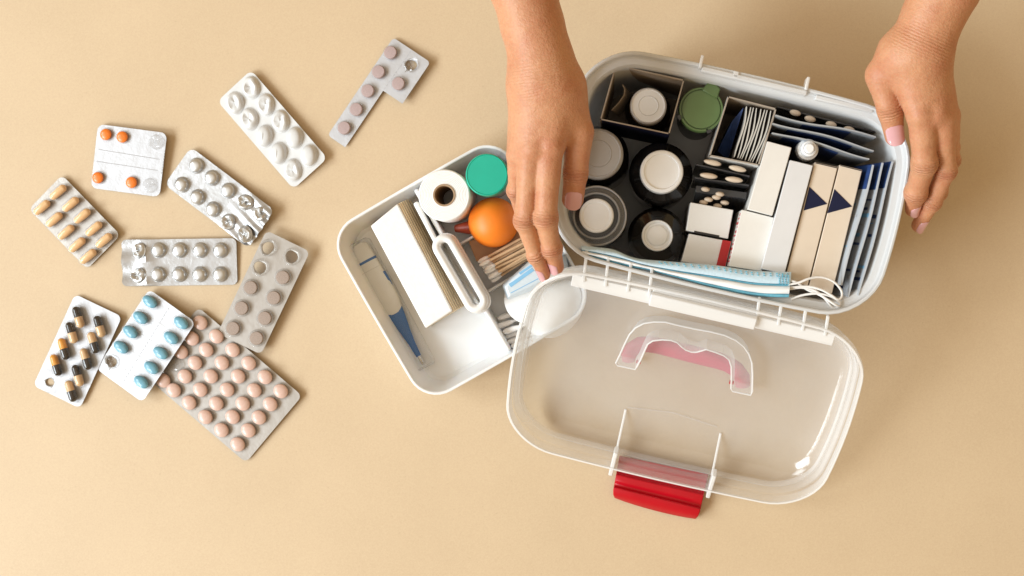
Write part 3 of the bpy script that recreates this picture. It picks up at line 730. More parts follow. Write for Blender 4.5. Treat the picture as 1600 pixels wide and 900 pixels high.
# folded gauze stack
ga = thing('gauze_stack', 'folded white gauze stack with tan layered edges in the tray', 'gauze')
top = [(579, 353), (621, 318), (707, 486), (665, 513)]
nl = 13
for k in range(nl):
    z = .046 - k * .0031; sh = 1.6 * k - (1.1 if k % 2 else 0)
    q = [W(x + sh * (1 if i in (1, 2) else .2), y - sh * .45 * (1 if i in (1, 2) else .2), z) for i, (x, y) in enumerate(top)]
    mb = MB(); th_ = .0030 if k else .0034
    mb.prism([p - Vector((0, 0, th_)) for p in q], q)
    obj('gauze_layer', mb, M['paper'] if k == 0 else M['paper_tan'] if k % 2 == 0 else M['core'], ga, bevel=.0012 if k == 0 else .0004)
q = [W(581, 352, .0445), W(666, 512, .0445)]
mb = MB()
n_ = 12; rings = []
for i in range(n_ + 1):
    f = i / n_; rings.append([(p + Vector((-.0025 * math.sin(math.pi * f), .0012 * math.sin(math.pi * f) , -f * .040))) for p in q] )
rings2 = [[r[0], r[1]] for r in rings]
mb.loft(rings2, False, False, closed=False); obj('gauze_fold', mb, M['paper'], ga)
# envelope behind the gauze
mb = MB(); qq = [W(x, y, .040) for x, y in ((645, 318), (652, 314), (690, 388), (684, 392))]
mb.prism([Vector((p.x, p.y, .006)) for p in qq], qq); tag(obj('paper_sleeve', mb, M['paper'], bevel=.0015), 'white paper sleeve standing between the gauze stack and the tray divider', 'paper sleeve')

# bandage roll
zr = .062; c = W(694, 305, zr); k_ = K(zr)
roll = thing('bandage_roll', 'white bandage roll with a brown cardboard core standing in the tray', 'bandage roll', (c.x, c.y, 0))
mb = MB(); rr = 40.5 * k_
prof = [(rr - .001, .006), (rr, .008), (rr, zr - .0012), (rr - .0010, zr)]
kk = 9
for i in range(1, kk): r0 = rr - .001 - (rr - .001 - 17.6 * k_) * i / kk; prof += [(r0 + .0004, zr), (r0, zr - .00022), (r0 - .0003, zr)]
prof += [(17.6 * k_, zr), (17.6 * k_, .006)]
mb.lathe(prof, n=56, cap0=False, cap1=False); obj('bandage', mb, M['paper'], roll, angle=60)
mb = MB(); mb.lathe([(17.6 * k_, .0045), (17.6 * k_, zr + .0002), (17.0 * k_, zr + .0008), (14.8 * k_, zr + .0006), (14.4 * k_, zr - .001), (14.4 * k_, .0045)], n=40, cap0=False, cap1=False); obj('cardboard_core', mb, M['core'], roll)

# jar with teal cap
zj = .066; c = W(760.5, 273, zj); k_ = K(zj)
jar = thing('small_jar', 'small clear jar with a teal green screw cap in the tray', 'jar', (c.x, c.y, 0))
mb = MB(); rr = 33.5 * k_
mb.lathe([(rr * .93, .0045), (rr * .95, .008), (rr * .95, .045), (rr * .9, .049)]); obj('jar_body', mb, M['frost_cap'], jar)
mb = MB(); mb.lathe([(rr * .97, .047), (rr, .048), (rr, zj - .0025), (rr * .97, zj - .0006), (rr * .93, zj), (rr * .91, zj - .0005), (.0001, zj - .0004)], n=56); obj('cap', mb, M['teal'], jar)

# rubber bulb
zb_ = .034; c = W(771, 347.5, zb_); rr = 39.5 * K(.045)
bulb = thing('rubber_bulb', 'round orange rubber bulb syringe with a dark red nozzle', 'bulb syringe', (c.x, c.y, 0))
mb = MB(); n_ = 20
mb.lathe([(max(.0002, rr * math.sin(math.pi * i / n_)), zb_ - rr * math.cos(math.pi * i / n_) * .98) for i in range(n_ + 1)], n=56); obj('bulb', mb, M['rubber'], bulb)
p0 = W(742, 355, .026) - Vector((c.x, c.y, 0)); p1 = W(712, 357, .020) - Vector((c.x, c.y, 0))
mb = MB(); mb.tube([p0, p0.lerp(p1, .3), p0.lerp(p1, .65), p1], [.0072, .0062, .0048, .0034], 16); obj('nozzle', mb, M['nozzle'], bulb)

# wooden cotton swabs
hd = [(222, 333, 480, 190), (230, 352, 500, 215), (255, 350, 520, 225), (262, 378, 530, 235), (256, 385, 510, 260), (270, 403, 535, 255), (283, 425, 545, 268), (292, 405, 540, 275), (300, 445, 545, 290), (262, 395, 530, 270), (288, 432, 545, 300), (240, 342, 495, 200), (248, 366, 508, 222), (275, 390, 535, 262), (297, 420, 545, 282), (280, 412, 530, 262), (235, 345, 480, 204)]
backing = MB(); q = [W(690 + x / 3.75, 320 + y / 3.75, .024) for x, y in ((158, 215), (470, 90), (520, 200), (205, 335))]
backing.prism([p - Vector((0, 0, .0012)) for p in q], q); tag(obj('swab_sleeve', backing, M['kraft_paper'], bevel=.0004), 'brown card sleeve under the wooden cotton swabs', 'sleeve')
tipm = MB(); n_ = 10
tipm.loft([[(x, rr_ * math.cos(6.2832 * i / 12), rr_ * math.sin(6.2832 * i / 12)) for i in range(12)] for x, rr_ in ((-.0015, .0008), (0, .0016), (.002, .0021), (.006, .0020), (.009, .0014))])
tip_me = mesh('cotton_tip', tipm, M['fluff'], angle=80)
stick_me = None
for k, (x0, y0, x1, y1) in enumerate(hd):
    zh = .032 + .0045 * math.sin(k * 2.3) + (.004 if k < 4 else 0)
    a = W(690 + x0 / 3.75, 320 + y0 / 3.75, zh); b_ = W(690 + x1 / 3.75, 320 + y1 / 3.75, zh - .002); d = b_ - a
    d = d.normalized() * .068
    if stick_me is None:
        sm_ = MB(); sm_.tube([(0.008, 0, 0), (.068, 0, 0)], .0013, 8); stick_me = mesh('swab_stick', sm_, M['stick'])
    o = thing('cotton_swab', 'wooden cotton swab nearest the orange bulb' if k == 0 else 'wooden cotton swab nearest the pale blue wrapper' if k == 8 else 'wooden cotton swab in the middle of the bundle below the orange bulb', 'cotton swab', group='wooden cotton swabs bundled in the tray')
    q = d.to_track_quat('X', 'Z'); o.matrix_world = Matrix.Translation(a) @ q.to_matrix().to_4x4()
    link('stick', stick_me, o); link('cotton_tip', tip_me, o, mat=I4)
# white swabs further down
ws_me = None
tip2 = mesh('white_tip', MB().loft([[(x, rr_ * math.cos(6.2832 * i / 12), rr_ * math.sin(6.2832 * i / 12)) for i in range(12)] for x, rr_ in ((-.001, .0008), (.0005, .0022), (.004, .0028), (.011, .0026), (.016, .0017))]), M['fluff'], angle=80)
for k, (x, y) in enumerate(((779, 498), (776, 511), (787, 519), (790, 527), (794, 535), (800, 541), (806, 526))):
    a = W(x, y, .016 + .004 * (k % 3)); d = Vector((.86, .30 + .04 * math.sin(k * 3), 0)).normalized()
    if ws_me is None: ws_me = mesh('white_stick', MB().tube([(.010, 0, 0), (.062, 0, 0)], .0013, 8), M['cord'])
    o = thing('cotton_swab', 'white cotton swab nearest the stack of cotton pads' if k == 0 else 'white cotton swab nearest the tray rim under the lid edge' if k == 5 else 'white cotton swab in the middle of the pile beside the tray divider', 'cotton swab', group='white cotton swabs in the lower tray corner')
    o.matrix_world = Matrix.Translation(a) @ d.to_track_quat('X', 'Z').to_matrix().to_4x4()
    link('stick', ws_me, o); link('cotton_tip', tip2, o, mat=I4)
# wrapped pack
wp = thing('wrapped_tissue', 'pale blue printed plastic wrapper beside the wooden swabs', 'wrapper')
q = [(788, 447), (835, 405), (878, 400), (884, 428), (848, 440), (795, 465)]
mb = MB(); tp = [W(x, y, .047) for x, y in q]; md_ = [W(NX + (x - NX) , y, .040) + Vector((0, 0, 0)) for x, y in ((784, 446), (834, 401), (884, 396), (890, 432), (850, 446), (793, 469))]
bt = [Vector((p.x, p.y, .030)) for p in md_]
mb.loft([bt, md_, tp]); obj('wrapper', mb, M['wrap'], wp, bevel=.002, seg=3)
for (x0, y0), (x1, y1), wd in (((797, 447), (832, 420), 8), ((812, 428), (838, 409), 5), ((798, 458), (845, 433), 1.5)):
    a, d, e, nn_ = ax2((x0, y0), (x1, y1), .0474); mb = MB(); hw_ = wd * K(.047) / 2
    pp = [a + nn_ * hw_, a + d * .3 + nn_ * hw_ * .7, a + d + nn_ * hw_ * .5, a + d - nn_ * hw_, a + d * .6 - nn_ * hw_ * .8, a - nn_ * hw_ * .6]
    mb.prism([p - Vector((0, 0, .0012)) for p in pp], pp); obj('blue_print', mb, M['wrap_blue'], wp, smooth=False)
# cotton pads and the big cotton wad, seen through the lid
zc_ = .030; c = W(828, 466, zc_)
pads = thing('cotton_pads', 'stack of round white cotton pads half under the lid corner', 'cotton pads', (c.x, c.y, 0))
for i in range(4):
    mb = MB(); rr = .0235; z = .006 + i * .006
    mb.lathe([(rr - .0012, z), (rr, z + .002), (rr, z + .004), (rr - .0014, z + .0062), (.0005, z + .0066)], c=(.0007 * math.sin(i * 4), .0006 * math.cos(i * 5), 0), n=40); obj('cotton_pad', mb, M['fluff'], pads, angle=80)
def lumpy(c, rx, ry, rz_, amp, seed, rot=0, n=40, m=24):
    rnd = random.Random(seed); ph = [(rnd.uniform(-1, 1), rnd.uniform(-1, 1), rnd.uniform(-1, 1), rnd.uniform(0, 6.28), rnd.uniform(2, 6)) for _ in range(12)]
    mb = MB(); rings = []
    for j in range(m + 1):
        t = math.pi * j / m; ring = []
        for i in range(n):
            p = 2 * math.pi * i / n; v = Vector((math.sin(t) * math.cos(p), math.sin(t) * math.sin(p), -math.cos(t)))
            f = 1 + amp * sum(math.sin(f_ * (a * v.x + b_ * v.y + c_ * v.z) + d_) for a, b_, c_, d_, f_ in ph) / 5
            q = Vector((v.x * rx * f, v.y * ry * f, v.z * rz_ * f)); q.rotate(Matrix.Rotation(rot, 3, 'Z')); ring.append(q + Vector(c))
        rings.append(ring)
    return mb.loft(rings)
c = W(864, 483, .030); tag(obj('cotton_wad', lumpy((c.x, c.y, .0235), .0310, .0245, .0175, .035, 5, R(38)), M['fluff'], angle=80), 'soft white cotton wad under the clear lid corner', 'cotton wool')

# ------------------------------------------------------------------ inside the box
FZ = .0075
def carton(px, ztop, name, label, mat, group=None, flap=False, zb=FZ, bev=.0006, side=None, cat='carton'):
    q = [W(x, y, ztop) for x, y in px]
    root = thing(name, label, cat, (sum(p.x for p in q) / 4, sum(p.y for p in q) / 4, zb), group); o0 = root.location
    mb = MB(); mb.prism([Vector((p.x, p.y, zb)) - o0 for p in q], [p - o0 for p in q]); obj('carton_body', mb, mat, root, bevel=bev)
    return root, q, o0
def patch(root, o0, pts, z, mat, name, t=.0003):
    mb = MB(); tp = [W(x, y, z + t) - o0 for x, y in pts]; mb.prism([p - Vector((0, 0, t + .0002)) for p in tp], tp); return obj(name, mb, mat, root, smooth=False)
def open_carton(px, ztop, name, label, mo, mi_, depth=None, wall=.0011):
    q = [W(x, y, ztop) for x, y in px]; cx = sum(q, Vector()) / 4
    root = thing(name, label, 'carton', (cx.x, cx.y, FZ)); o0 = Vector((cx.x, cx.y, FZ))
    for i in range(4):
        a, b_ = q[i], q[(i + 1) % 4]; inn = (Vector((cx.x, cx.y, ztop)) - (a + b_) / 2).normalized() * wall
        pts = [a, b_, b_ + inn, a + inn]
        mb = MB(); top = [p - o0 for p in pts]; bot = [Vector((p.x, p.y, FZ)) - o0 for p in pts]; bb = len(mb.v)
        mb.add(bot + top, [[0, 1, 5, 4]], 0); mb.add(bot + top, [[2, 3, 7, 6], [1, 2, 6, 5], [3, 0, 4, 7], [4, 5, 6, 7], [3, 2, 1, 0]], 1)
        obj('carton_wall', mb, [mo, mi_], root, smooth=False)
    mb = MB(); mb.prism([Vector((p.x, p.y, FZ)) - o0 for p in q], [Vector((p.x, p.y, FZ + .001)) - o0 for p in q]); obj('carton_base', mb, mi_, root, smooth=False)
    return root, o0
oc, oo = open_carton([(961.5, 100.5), (1069.5, 124.5), (1046, 210), (937.5, 187)], .118, 'open_carton', 'open dark navy carton holding a white capped bottle', M['navy'], M['card_kraft'])
mb = MB(); a, b_ = W(972, 132, .100), W(955, 172, .100); nrm = Vector((.012, .004, 0)); rings = []
for f in (0, .25, .5, .75, 1):
    p = a.lerp(b_, f) + nrm * math.sin(math.pi * f) * .5 ; rings.append([p - oo, p + Vector((.0006, 0, 0)) - oo, p + Vector((.007, .001, -.052)) - oo, p + Vector((.0062, .001, -.052)) - oo])
mb.loft(rings); obj('leaflet', mb, M['card_kraft'], oc)

def bottle(px, py, zcap, rc, label, body_r=.0265, cap='white_cap', style=0, zs=.084, mat='black', root=None):
    c = W(px, py, zcap); rr = rc * K(zcap)
    root = thing('medicine_bottle', label, 'bottle', (c.x, c.y, FZ), 'dark medicine bottles in the box'); z0 = -FZ
    mb = MB(); mb.lathe([(body_r * .9, 0.0002), (body_r, .003), (body_r, zs - .012 + z0), (body_r * .97, zs - .004 + z0), (body_r * .86, zs + .003 + z0), (min(body_r * .8, rr * .95), zs + .008 + z0), (min(body_r * .75, rr * .9), zcap - .012 + z0)], n=48); obj('bottle_body', mb, M[mat], root)
    z = zcap + z0; mb = MB()
    if style == 0:
        mb.lathe([(rr * .97, z - .017), (rr, z - .016), (rr, z - .0028), (rr * .97, z - .0006), (rr * .92, z), (rr * .82, z), (rr * .79, z - .0012), (.0002, z - .0011)], n=56)
    elif style == 1:      # domed with a ring and a central dimple
        mb.lathe([(rr * .97, z - .018), (rr, z - .017), (rr, z - .004), (rr * .96, z - .0015), (rr * .90, z - .0005), (rr * .86, z - .0015), (rr * .55, z - .0012), (rr * .53, z - .0006), (rr * .50, z - .0012), (.0002, z - .0010)], n=56)
    elif style == 2:      # clear overcap round a white inner cap
        mb.lathe([(rr * .98, z - .026), (rr, z - .025), (rr, z - .008), (rr * .95, z - .005), (rr * .93, z - .0055), (rr * .80, z - .0035), (rr * .78, z - .001), (rr * .73, z - .001), (rr * .71, z - .0035)], n=56, cap1=False)
        obj('overcap', mb, M['case_grey'], root)
        for fr in (.98, .76): obj('overcap_ring', MB().lathe([(rr * (fr + .03), z - .003 - (1 - fr) * -.004), (rr * fr, z - .0008), (rr * (fr - .03), z - .003)], n=56, cap0=False, cap1=False), M['frost_cap'], root)
        mb = MB(); mb.lathe([(rr * .70, z - .020), (rr * .70, z - .0045), (rr * .58, z - .004), (rr * .57, z - .0002), (rr * .54, z + .0004), (rr * .47, z + .0004), (rr * .44, z - .0002), (.0002, z)], n=56)
        mats = M['white_cap']
        obj('inner_ring', MB().lathe([(rr * .705, z - .006), (rr * .70, z - .0042), (rr * .57, z - .0038)], n=48, cap0=False, cap1=False), M['smoky_glass'], root)
    elif style == 3:
        mb.lathe([(rr * .97, z - .014), (rr, z - .013), (rr, z - .001), (rr * .96, z), (rr * .88, z - .0004), (rr * .80, z - .0032), (rr * .66, z - .0034), (rr * .63, z - .001), (rr * .58, z - .0006), (.0002, z - .0008)], n=48)
    obj('cap', mb, M[cap], root); return root
M['case_grey'] = clear_plastic('smoked_overcap', (.42, .42, .43), .35, .75, .1, 1.2, .2)
bottle(1013, 165, .102, 29, 'bottle with a plain white cap inside the open navy carton', .0205, style=1, zs=.066)
bottle(934, 240, .112, 40, 'dark bottle with a wide frosted cap at the left end of the box', .0268, 'frost_cap', 1, zs=.090)
bottle(1034, 268, .115, 34, 'dark bottle with a rimmed white cap in the middle of the four bottles', .0280, 'white_cap', 0, zs=.092)
bottle(932, 337, .115, 47, 'dark bottle with a clear ringed overcap near the thumb', .0262, 'white_cap', 2, zs=.086)
bottle(1027, 368, .100, 24.5, 'dark bottle with a small ringed white cap beside the blue masks', .0256, 'white_cap', 3, zs=.082)

# green flip-top
zg = .108; c = W(1095.5, 171, zg); rr = 35 * K(zg)
gt = thing('pill_tub', 'round tub with a green flip top lid and thumb tab', 'tub', (c.x, c.y, FZ)); z = zg - FZ
obj('tub_body', MB().lathe([(rr * .84, .0002), (rr * .88, .004), (rr * .93, z - .012)], n=48), M['smoky_glass'], gt)
obj('flip_lid', MB().lathe([(rr * .96, z - .011), (rr, z - .010), (rr, z - .0012), (rr * .97, z), (rr * .90, z), (rr * .885, z - .0014), (rr * .86, z - .0014), (rr * .845, z + .0004), (.0002, z + .0007)], n=56), M['green'], gt)
d = (W(1117, 132, zg) - W(1095.5, 171, zg)).normalized(); ag = math.atan2(d.y, d.x); Rg = Matrix.Rotation(ag, 3, 'Z')
mb = MB(); mb.prism([Rg @ Vector((x, y, z - .002)) for x, y in ((rr * .75, -.0075), (rr * 1.20, -.0062), (rr * 1.28, -.002), (rr * 1.28, .002), (rr * 1.20, .0062), (rr * .75, .0075))],
                    [Rg @ Vector((x, y, z + .0022)) for x, y in ((rr * .75, -.0075), (rr * 1.20, -.0062), (rr * 1.28, -.002), (rr * 1.28, .002), (rr * 1.20, .0062), (rr * .75, .0075))]); obj('thumb_tab', mb, M['green'], gt, bevel=.001)
for an in (200, 290):
    t_ = R(an); mb = MB(); mb.box((rr * .99 * math.cos(t_), rr * .99 * math.sin(t_), z - .003), (.004, .004, .006), Matrix.Rotation(t_, 3, 'Z')); obj('hinge_notch', mb, M['smoky_glass'], gt)

# open carton full of sachets
oc2, oo2 = open_carton([(1137.5, 150), (1213.5, 169.5), (1186, 259), (1108, 243.5)], .118, 'open_carton', 'open white carton packed with upright grey sachets', M['card_white'], M['card_kraft'])
sg_me = None
for k in range(9):
    f = k / 8
    a = W(1166 + 44 * f, 166 + 8 * f, .114); b_ = W(1147 + 33 * f, 245 + 10 * f, .114)
    d = b_ - a; rings = []
    ex_ = Vector((d.y, -d.x, 0)).normalized()
    for i in range(9):
        t_ = i / 8; p = a + d * t_; wv = .0011 * math.sin(math.pi * t_) + .0006 * math.sin(6 * t_ + k * 1.7)
        p = p - ex_ * wv; th_ = .0007 + .0006 * math.sin(math.pi * t_)
        rings.append([p, p - ex_ * th_, p - ex_ * (th_ + .001) + Vector((0, 0, -.075)), p - ex_ * .0005 + Vector((0, 0, -.075))])
    mb = MB(); mb.loft([[q - Vector(a) for q in r_] for r_ in rings])
    o = obj('sachet', mb, M['sachet_pale'], None, loc=a); tag(o, 'pale upright sachet next to the folded navy leaflet in the white carton' if k == 0 else 'pale upright sachet against the right wall of the open white carton' if k == 8 else 'pale upright sachet in the middle of the row in the open white carton', 'sachet', 'upright sachets in the open carton')
mb = MB(); q = [W(x, y, .108) for x, y in ((1162, 168), (1146, 186), (1124, 232), (1142, 244))]
o0 = q[0].copy(); mb.prism([Vector((p.x, p.y, .03)) - o0 for p in q], [p - o0 - Vector((0, 0, .012 * i)) for i, p in enumerate(q)]); tag(obj('folded_leaflet', mb, M['navy_blue'], loc=o0, smooth=False), 'folded navy leaflet leaning beside the sachets', 'leaflet')

# upright tablet cards
def strip_card(p0, p1, z, hgt, lean, name, label, tabs, wd=.0016, tr=(14, 4.5)):
    a, b_ = W(*p0, z), W(*p1, z); d = (b_ - a); e = d.normalized(); nn_ = Vector((-e.y, e.x, 0))
    root = thing(name, label, 'blister pack', a, 'dark blister packs standing in the box')
    mb = MB(); ln = d.length
    dn = Vector((lean[0], lean[1], -1)) * hgt
    f = [Vector((0, 0, 0)), d, d + nn_ * wd, nn_ * wd]
    mb.prism([q + dn for q in f], f); obj('card', mb, M['smoky_glass'], root, bevel=.0005)
    for x, y, zz in tabs:
        c = W(x, y, zz) - a; me = profile_mesh('lens', tr[0] * K(z), tr[1] * K(z), .006)
        o = obj('tablet', me, M['beige_pill'], root, mat=Matrix.Translation(c) @ Matrix.Rotation(math.atan2(e.y, e.x), 4, 'Z'))
    return root
strip_card((1087, 258), (1171, 277), .104, .07, (0, -.05), 'blister_pack', 'dark blister pack on edge with two brown tablets, farther of the pair', [(1113, 254.5, .103), (1152, 264, .103)])
strip_card((1085, 279), (1170, 291), .104, .07, (0, -.05), 'blister_pack', 'dark blister pack on edge with two beige tablets, nearer the small cartons', [(1107, 275, .103), (1146.5, 281, .103)])
r3 = strip_card((1086, 300), (1166, 311), .092, .06, (0, -.25), 'blister_pack', 'dark blister pack leaning flatter with rows of small pale tablets', [(1102, 296, .094), (1124.5, 303.5, .094), (1119, 308.5, .092), (1107, 312, .090), (1099, 316.5, .088), (1132, 317, .088), (1121, 322, .086)], .006, (7, 4))

# cartons
r1, q1, o1 = carton([(1079, 316), (1146, 328), (1137.5, 373), (1072, 360)], .098, 'small_carton', 'small plain white carton end, farther from the masks', M['card_white'])
patch(r1, o1, [(1085, 360.5), (1124, 368), (1123, 371), (1084, 363.5)], .098, M['dark_edge'], 'tuck_slot')
r1, q1, o1 = carton([(1076.5, 365), (1143, 377.5), (1133.5, 418), (1064.5, 409)], .097, 'small_carton', 'small white carton end with a red stripe, beside the masks', M['card_white'])
patch(r1, o1, [(1129, 374.8), (1142.5, 377.3), (1133, 417.5), (1119, 415.5)], .097, M['red_card'], 'red_stripe', .0005)
carton([(1199, 220.5), (1237, 230.5), (1207, 337), (1168, 327)], .122, 'tall_carton', 'plain white carton standing below the sachet carton', M['card_white'])
r1, q1, o1 = carton([(1159, 327.5), (1209.5, 340), (1190, 424), (1138.5, 416)], .117, 'tall_carton', 'wide plain white carton with a printed left side beside the red striped one', M['card_white'])
mb = MB(); pa, pb = q1[0] - o1, q1[3] - o1
for k in range(12):
    f0 = .06 + k * .076; p = pa.lerp(pb, f0); e2 = pa.lerp(pb, f0 + .045 - .015 * (k % 2)); nn_ = Vector((-.0003, 0, 0)); dz = Vector((0, 0, -.004 - .003 * (k % 3)))
    zz = Vector((0, 0, -.003)); mb.prism([p + zz, e2 + zz, e2 + dz * 2, p + dz * 2], [p + zz + nn_, e2 + zz + nn_, e2 + dz * 2 + nn_, p + dz * 2 + nn_])
obj('side_print', mb, M['red_card'], r1, smooth=False)
carton([(1234.5, 250), (1270.5, 258.5), (1226, 428), (1189, 420)], .123, 'long_carton', 'long pale grey carton next to the two cream cartons', M['card_grey'])
for cs, tri, lab in (([(1273.3, 253.2), (1309, 261), (1262, 447), (1226.5, 436)], [(1264.6, 291.6), (1292.6, 318.6), (1255.6, 329)], 'long cream carton with a navy triangle, beside the pale grey one'),
                     ([(1312, 257.2), (1347.5, 265.5), (1300, 459), (1263.5, 449.5)], [(1303.8, 295.3), (1331.5, 322.7), (1292.6, 333.3)], 'long cream carton with a navy triangle, beside the upright printed packets')):
    r1, q1, o1 = carton(cs, .120, 'long_carton', lab, M['card_cream'], 'cream cartons with navy triangles')
    patch(r1, o1, tri, .120, M['navy'], 'navy_triangle')
    x0, y0 = cs[0]; x1, y1 = cs[1]; patch(r1, o1, [(x0 + 1, y0 + .7), (x1 - 1, y1 + .7), (x1 - 1.4, y1 + 2.0), (x0 + .6, y0 + 2.0)], .120, M['dark_edge'], 'edge_line', .0002)

# sachets behind, leaning on the far wall
def sheet(p0, p1, z, hgt, label, name, mat, grp, cat, lean=Vector((0, 0, 0)), wave=.0012, ph=0, th_=.0012, prints=(), up_=1):
    a, b_ = W(*p0, z), W(*p1, z); d = b_ - a; e = d.normalized(); nn_ = Vector((e.y, -e.x, 0)) * up_
    root = thing(name, label, cat, a, grp); nx, nz = 14, 6
    def pt(u, v, off=0):
        w_ = wave * math.sin(3.2 * u * 2 + ph + v) ; bulge = .0022 * math.sin(math.pi * min(1, u)) * math.sin(math.pi * v)
        return d * u + Vector((0, 0, -hgt * v)) + lean * v + nn_ * (w_ + off + (bulge if off > 0 else 0))
    mb = MB(); fr = [[pt(i / nx, j / nz, th_) for i in range(nx + 1)] for j in range(nz + 1)]; bk = [[pt(i / nx, j / nz, 0) for i in range(nx + 1)] for j in range(nz + 1)]
    rings = [fr[j] + bk[j][::-1] for j in range(nz + 1)]
    mb.loft(rings); obj('pouch', mb, mat, root)
    for (u0, u1, v0, v1, pm) in prints:
        mb = MB(); kx = 6
        mb.loft([[pt(u0 + (u1 - u0) * i / kx, v0 + (v1 - v0) * j / 3, th_ + .00025) for i in range(kx + 1)] for j in range(4)], False, False, closed=False)
        obj('print', mb, M[pm], root, smooth=True)
    return root
gs = 'navy and silver sachets behind the cartons'
sheet((1212, 179), (1369, 213), .124, .10, 'navy and silver sachet nearest the far wall of the box', 'sachet', M['sachet'], gs, 'sachet', ph=0, prints=((.28, .76, .05, .8, 'navy_blue'),))
sheet((1208, 190), (1366, 233), .122, .10, 'navy and silver sachet, second in the row behind the nozzle bottle', 'sachet', M['sachet'], gs, 'sachet', ph=1.2, prints=((.16, .8, .06, .8, 'navy_blue'),))
sheet((1207, 205), (1359, 246), .120, .10, 'navy and silver sachet directly behind the nozzle bottle', 'sachet', M['sachet'], gs, 'sachet', ph=2.1, prints=((.12, .70, .07, .8, 'navy_blue'),))
strip_card((1214, 168), (1368, 208), .108, .07, (0, -.02), 'blister_pack', 'dark blister pack against the far wall with brown capsule ends showing', [(1265, 186.5, .108), (1326, 203, .108), (1242, 177, .106), (1298, 195, .106)], .0016, (9, 5))
gp_ = 'pale printed packets along the right wall'
for k, (p0, p1) in enumerate((((1366, 258), (1316, 446)), ((1382, 255), (1328, 464)), ((1397.5, 253), (1343, 462)))):
    rp = random.Random(k + 3)
    pr_ = [(.0, .20, .02, .95, 'navy_blue')]
    u_ = .27
    while u_ < .93:
        wd_ = rp.uniform(.006, .03); v_ = rp.uniform(.03, .25); pr_.append((u_, u_ + wd_, v_, v_ + rp.uniform(.08, .5), rp.choice(('navy_blue', 'wrap_blue', 'score')))); u_ += wd_ + rp.uniform(.015, .06)
    sheet(p1, p0, .127, .098, ['white packet with blue print, closest to the cream cartons', 'white packet with blue print, middle one along the right wall', 'white packet with blue print, closest to the right wall'][k], 'printed_packet', M['packet'], gp_, 'packet', ph=k, wave=.0008, up_=-1, lean=Vector((-.016, .0035, 0)),
          prints=[(1 - b2, 1 - a2, v0, v1, m_) for a2, b2, v0, v1, m_ in pr_])
# nozzle bottle
zn = .122; c = W(1264.5, 232, zn); k_ = K(zn)
nb = thing('nozzle_bottle', 'small bottle with a translucent white nozzle between sachets and cartons', 'bottle', (c.x, c.y, FZ)); z = zn - FZ
obj('bottle_body', MB().lathe([(17 * k_, .0002), (18 * k_, .003), (18 * k_, z - .022), (14 * k_, z - .016)], n=36), M['smoky_glass'], nb)
obj('nozzle_cap', MB().lathe([(17 * k_, z - .020), (17.5 * k_, z - .019), (16.5 * k_, z - .009), (13 * k_, z - .008), (12 * k_, z - .001), (9.5 * k_, z), (8.5 * k_, z - .001), (7.5 * k_, z + .002), (6 * k_, z + .0026), (.0002, z + .0026)], n=40), M['white_cap'], nb)

# blue masks along the near wall
up_px = [(908, 384), (935, 386.5), (959, 390), (992, 403), (1040, 408), (1115, 414), (1175, 422.5), (1236.5, 425)]
lo_px = [(911, 397.5), (940, 405), (980, 415.5), (1020, 423.5), (1070, 437), (1130, 452), (1185, 462), (1232.5, 464)]
def resamp(pts, n):
    out = []; m = len(pts) - 1
    for i in range(n + 1):
        f = i / n * m; k = min(m - 1, int(f)); t_ = f - k
        p = [pts[max(0, k - 1)], pts[k], pts[k + 1], pts[min(m, k + 2)]]
        out.append(tuple(.5 * ((2 * p[1][j]) + (-p[0][j] + p[2][j]) * t_ + (2 * p[0][j] - 5 * p[1][j] + 4 * p[2][j] - p[3][j]) * t_ ** 2 + (-p[0][j] + 3 * p[1][j] - 3 * p[2][j] + p[3][j]) * t_ ** 3) for j in (0, 1)))
    return out
U_, L2 = resamp(up_px, 48), resamp(lo_px, 48)
# strips from the far edge to the near edge: start, end fraction, z at both, material
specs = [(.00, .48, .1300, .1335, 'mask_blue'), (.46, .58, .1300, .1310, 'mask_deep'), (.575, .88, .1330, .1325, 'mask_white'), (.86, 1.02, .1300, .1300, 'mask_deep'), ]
names = ['pale blue pleated face mask, topmost in the stack along the near wall', 'deeper blue face mask fold under the topmost mask', 'white lined face mask in the stack along the near wall', 'blue face mask nearest the hinge side of the box']
mask_roots = []
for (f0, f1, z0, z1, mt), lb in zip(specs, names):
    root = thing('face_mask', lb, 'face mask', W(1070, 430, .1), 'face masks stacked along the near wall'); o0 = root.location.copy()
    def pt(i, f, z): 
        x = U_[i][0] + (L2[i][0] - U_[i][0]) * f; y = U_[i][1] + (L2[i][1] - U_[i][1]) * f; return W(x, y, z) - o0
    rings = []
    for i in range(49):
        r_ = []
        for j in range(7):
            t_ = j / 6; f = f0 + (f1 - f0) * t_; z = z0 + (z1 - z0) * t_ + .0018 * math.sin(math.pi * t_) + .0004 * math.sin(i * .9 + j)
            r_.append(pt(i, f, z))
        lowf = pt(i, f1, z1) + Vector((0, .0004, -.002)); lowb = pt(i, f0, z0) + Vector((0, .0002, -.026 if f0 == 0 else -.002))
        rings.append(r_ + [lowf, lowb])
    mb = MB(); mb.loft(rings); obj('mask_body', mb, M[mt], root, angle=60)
    mask_roots.append((root, o0))
# stitched dots on the top mask
root, o0 = mask_roots[0]; mb = MB()
for i in range(26, 48):
    for f, pz in ((.08, .1318), (.17, .1328)):
        x = U_[i][0] + (L2[i][0] - U_[i][0]) * f; y = U_[i][1] + (L2[i][1] - U_[i][1]) * f
        mb.box(W(x, y, pz + .0006) - o0, (.0014, .0009, .0006), RB)
for yy in range(5):
    for xx in range(4):
        mb.box(W(1218 + xx * 4.6, 429 + yy * 3.4 + xx * .6, .1345) - o0, (.0012, .0011, .0008), RB)
o = obj('weld_dots', mb, M['mask_deep'], root, smooth=False); o['kind'] = 'stuff'
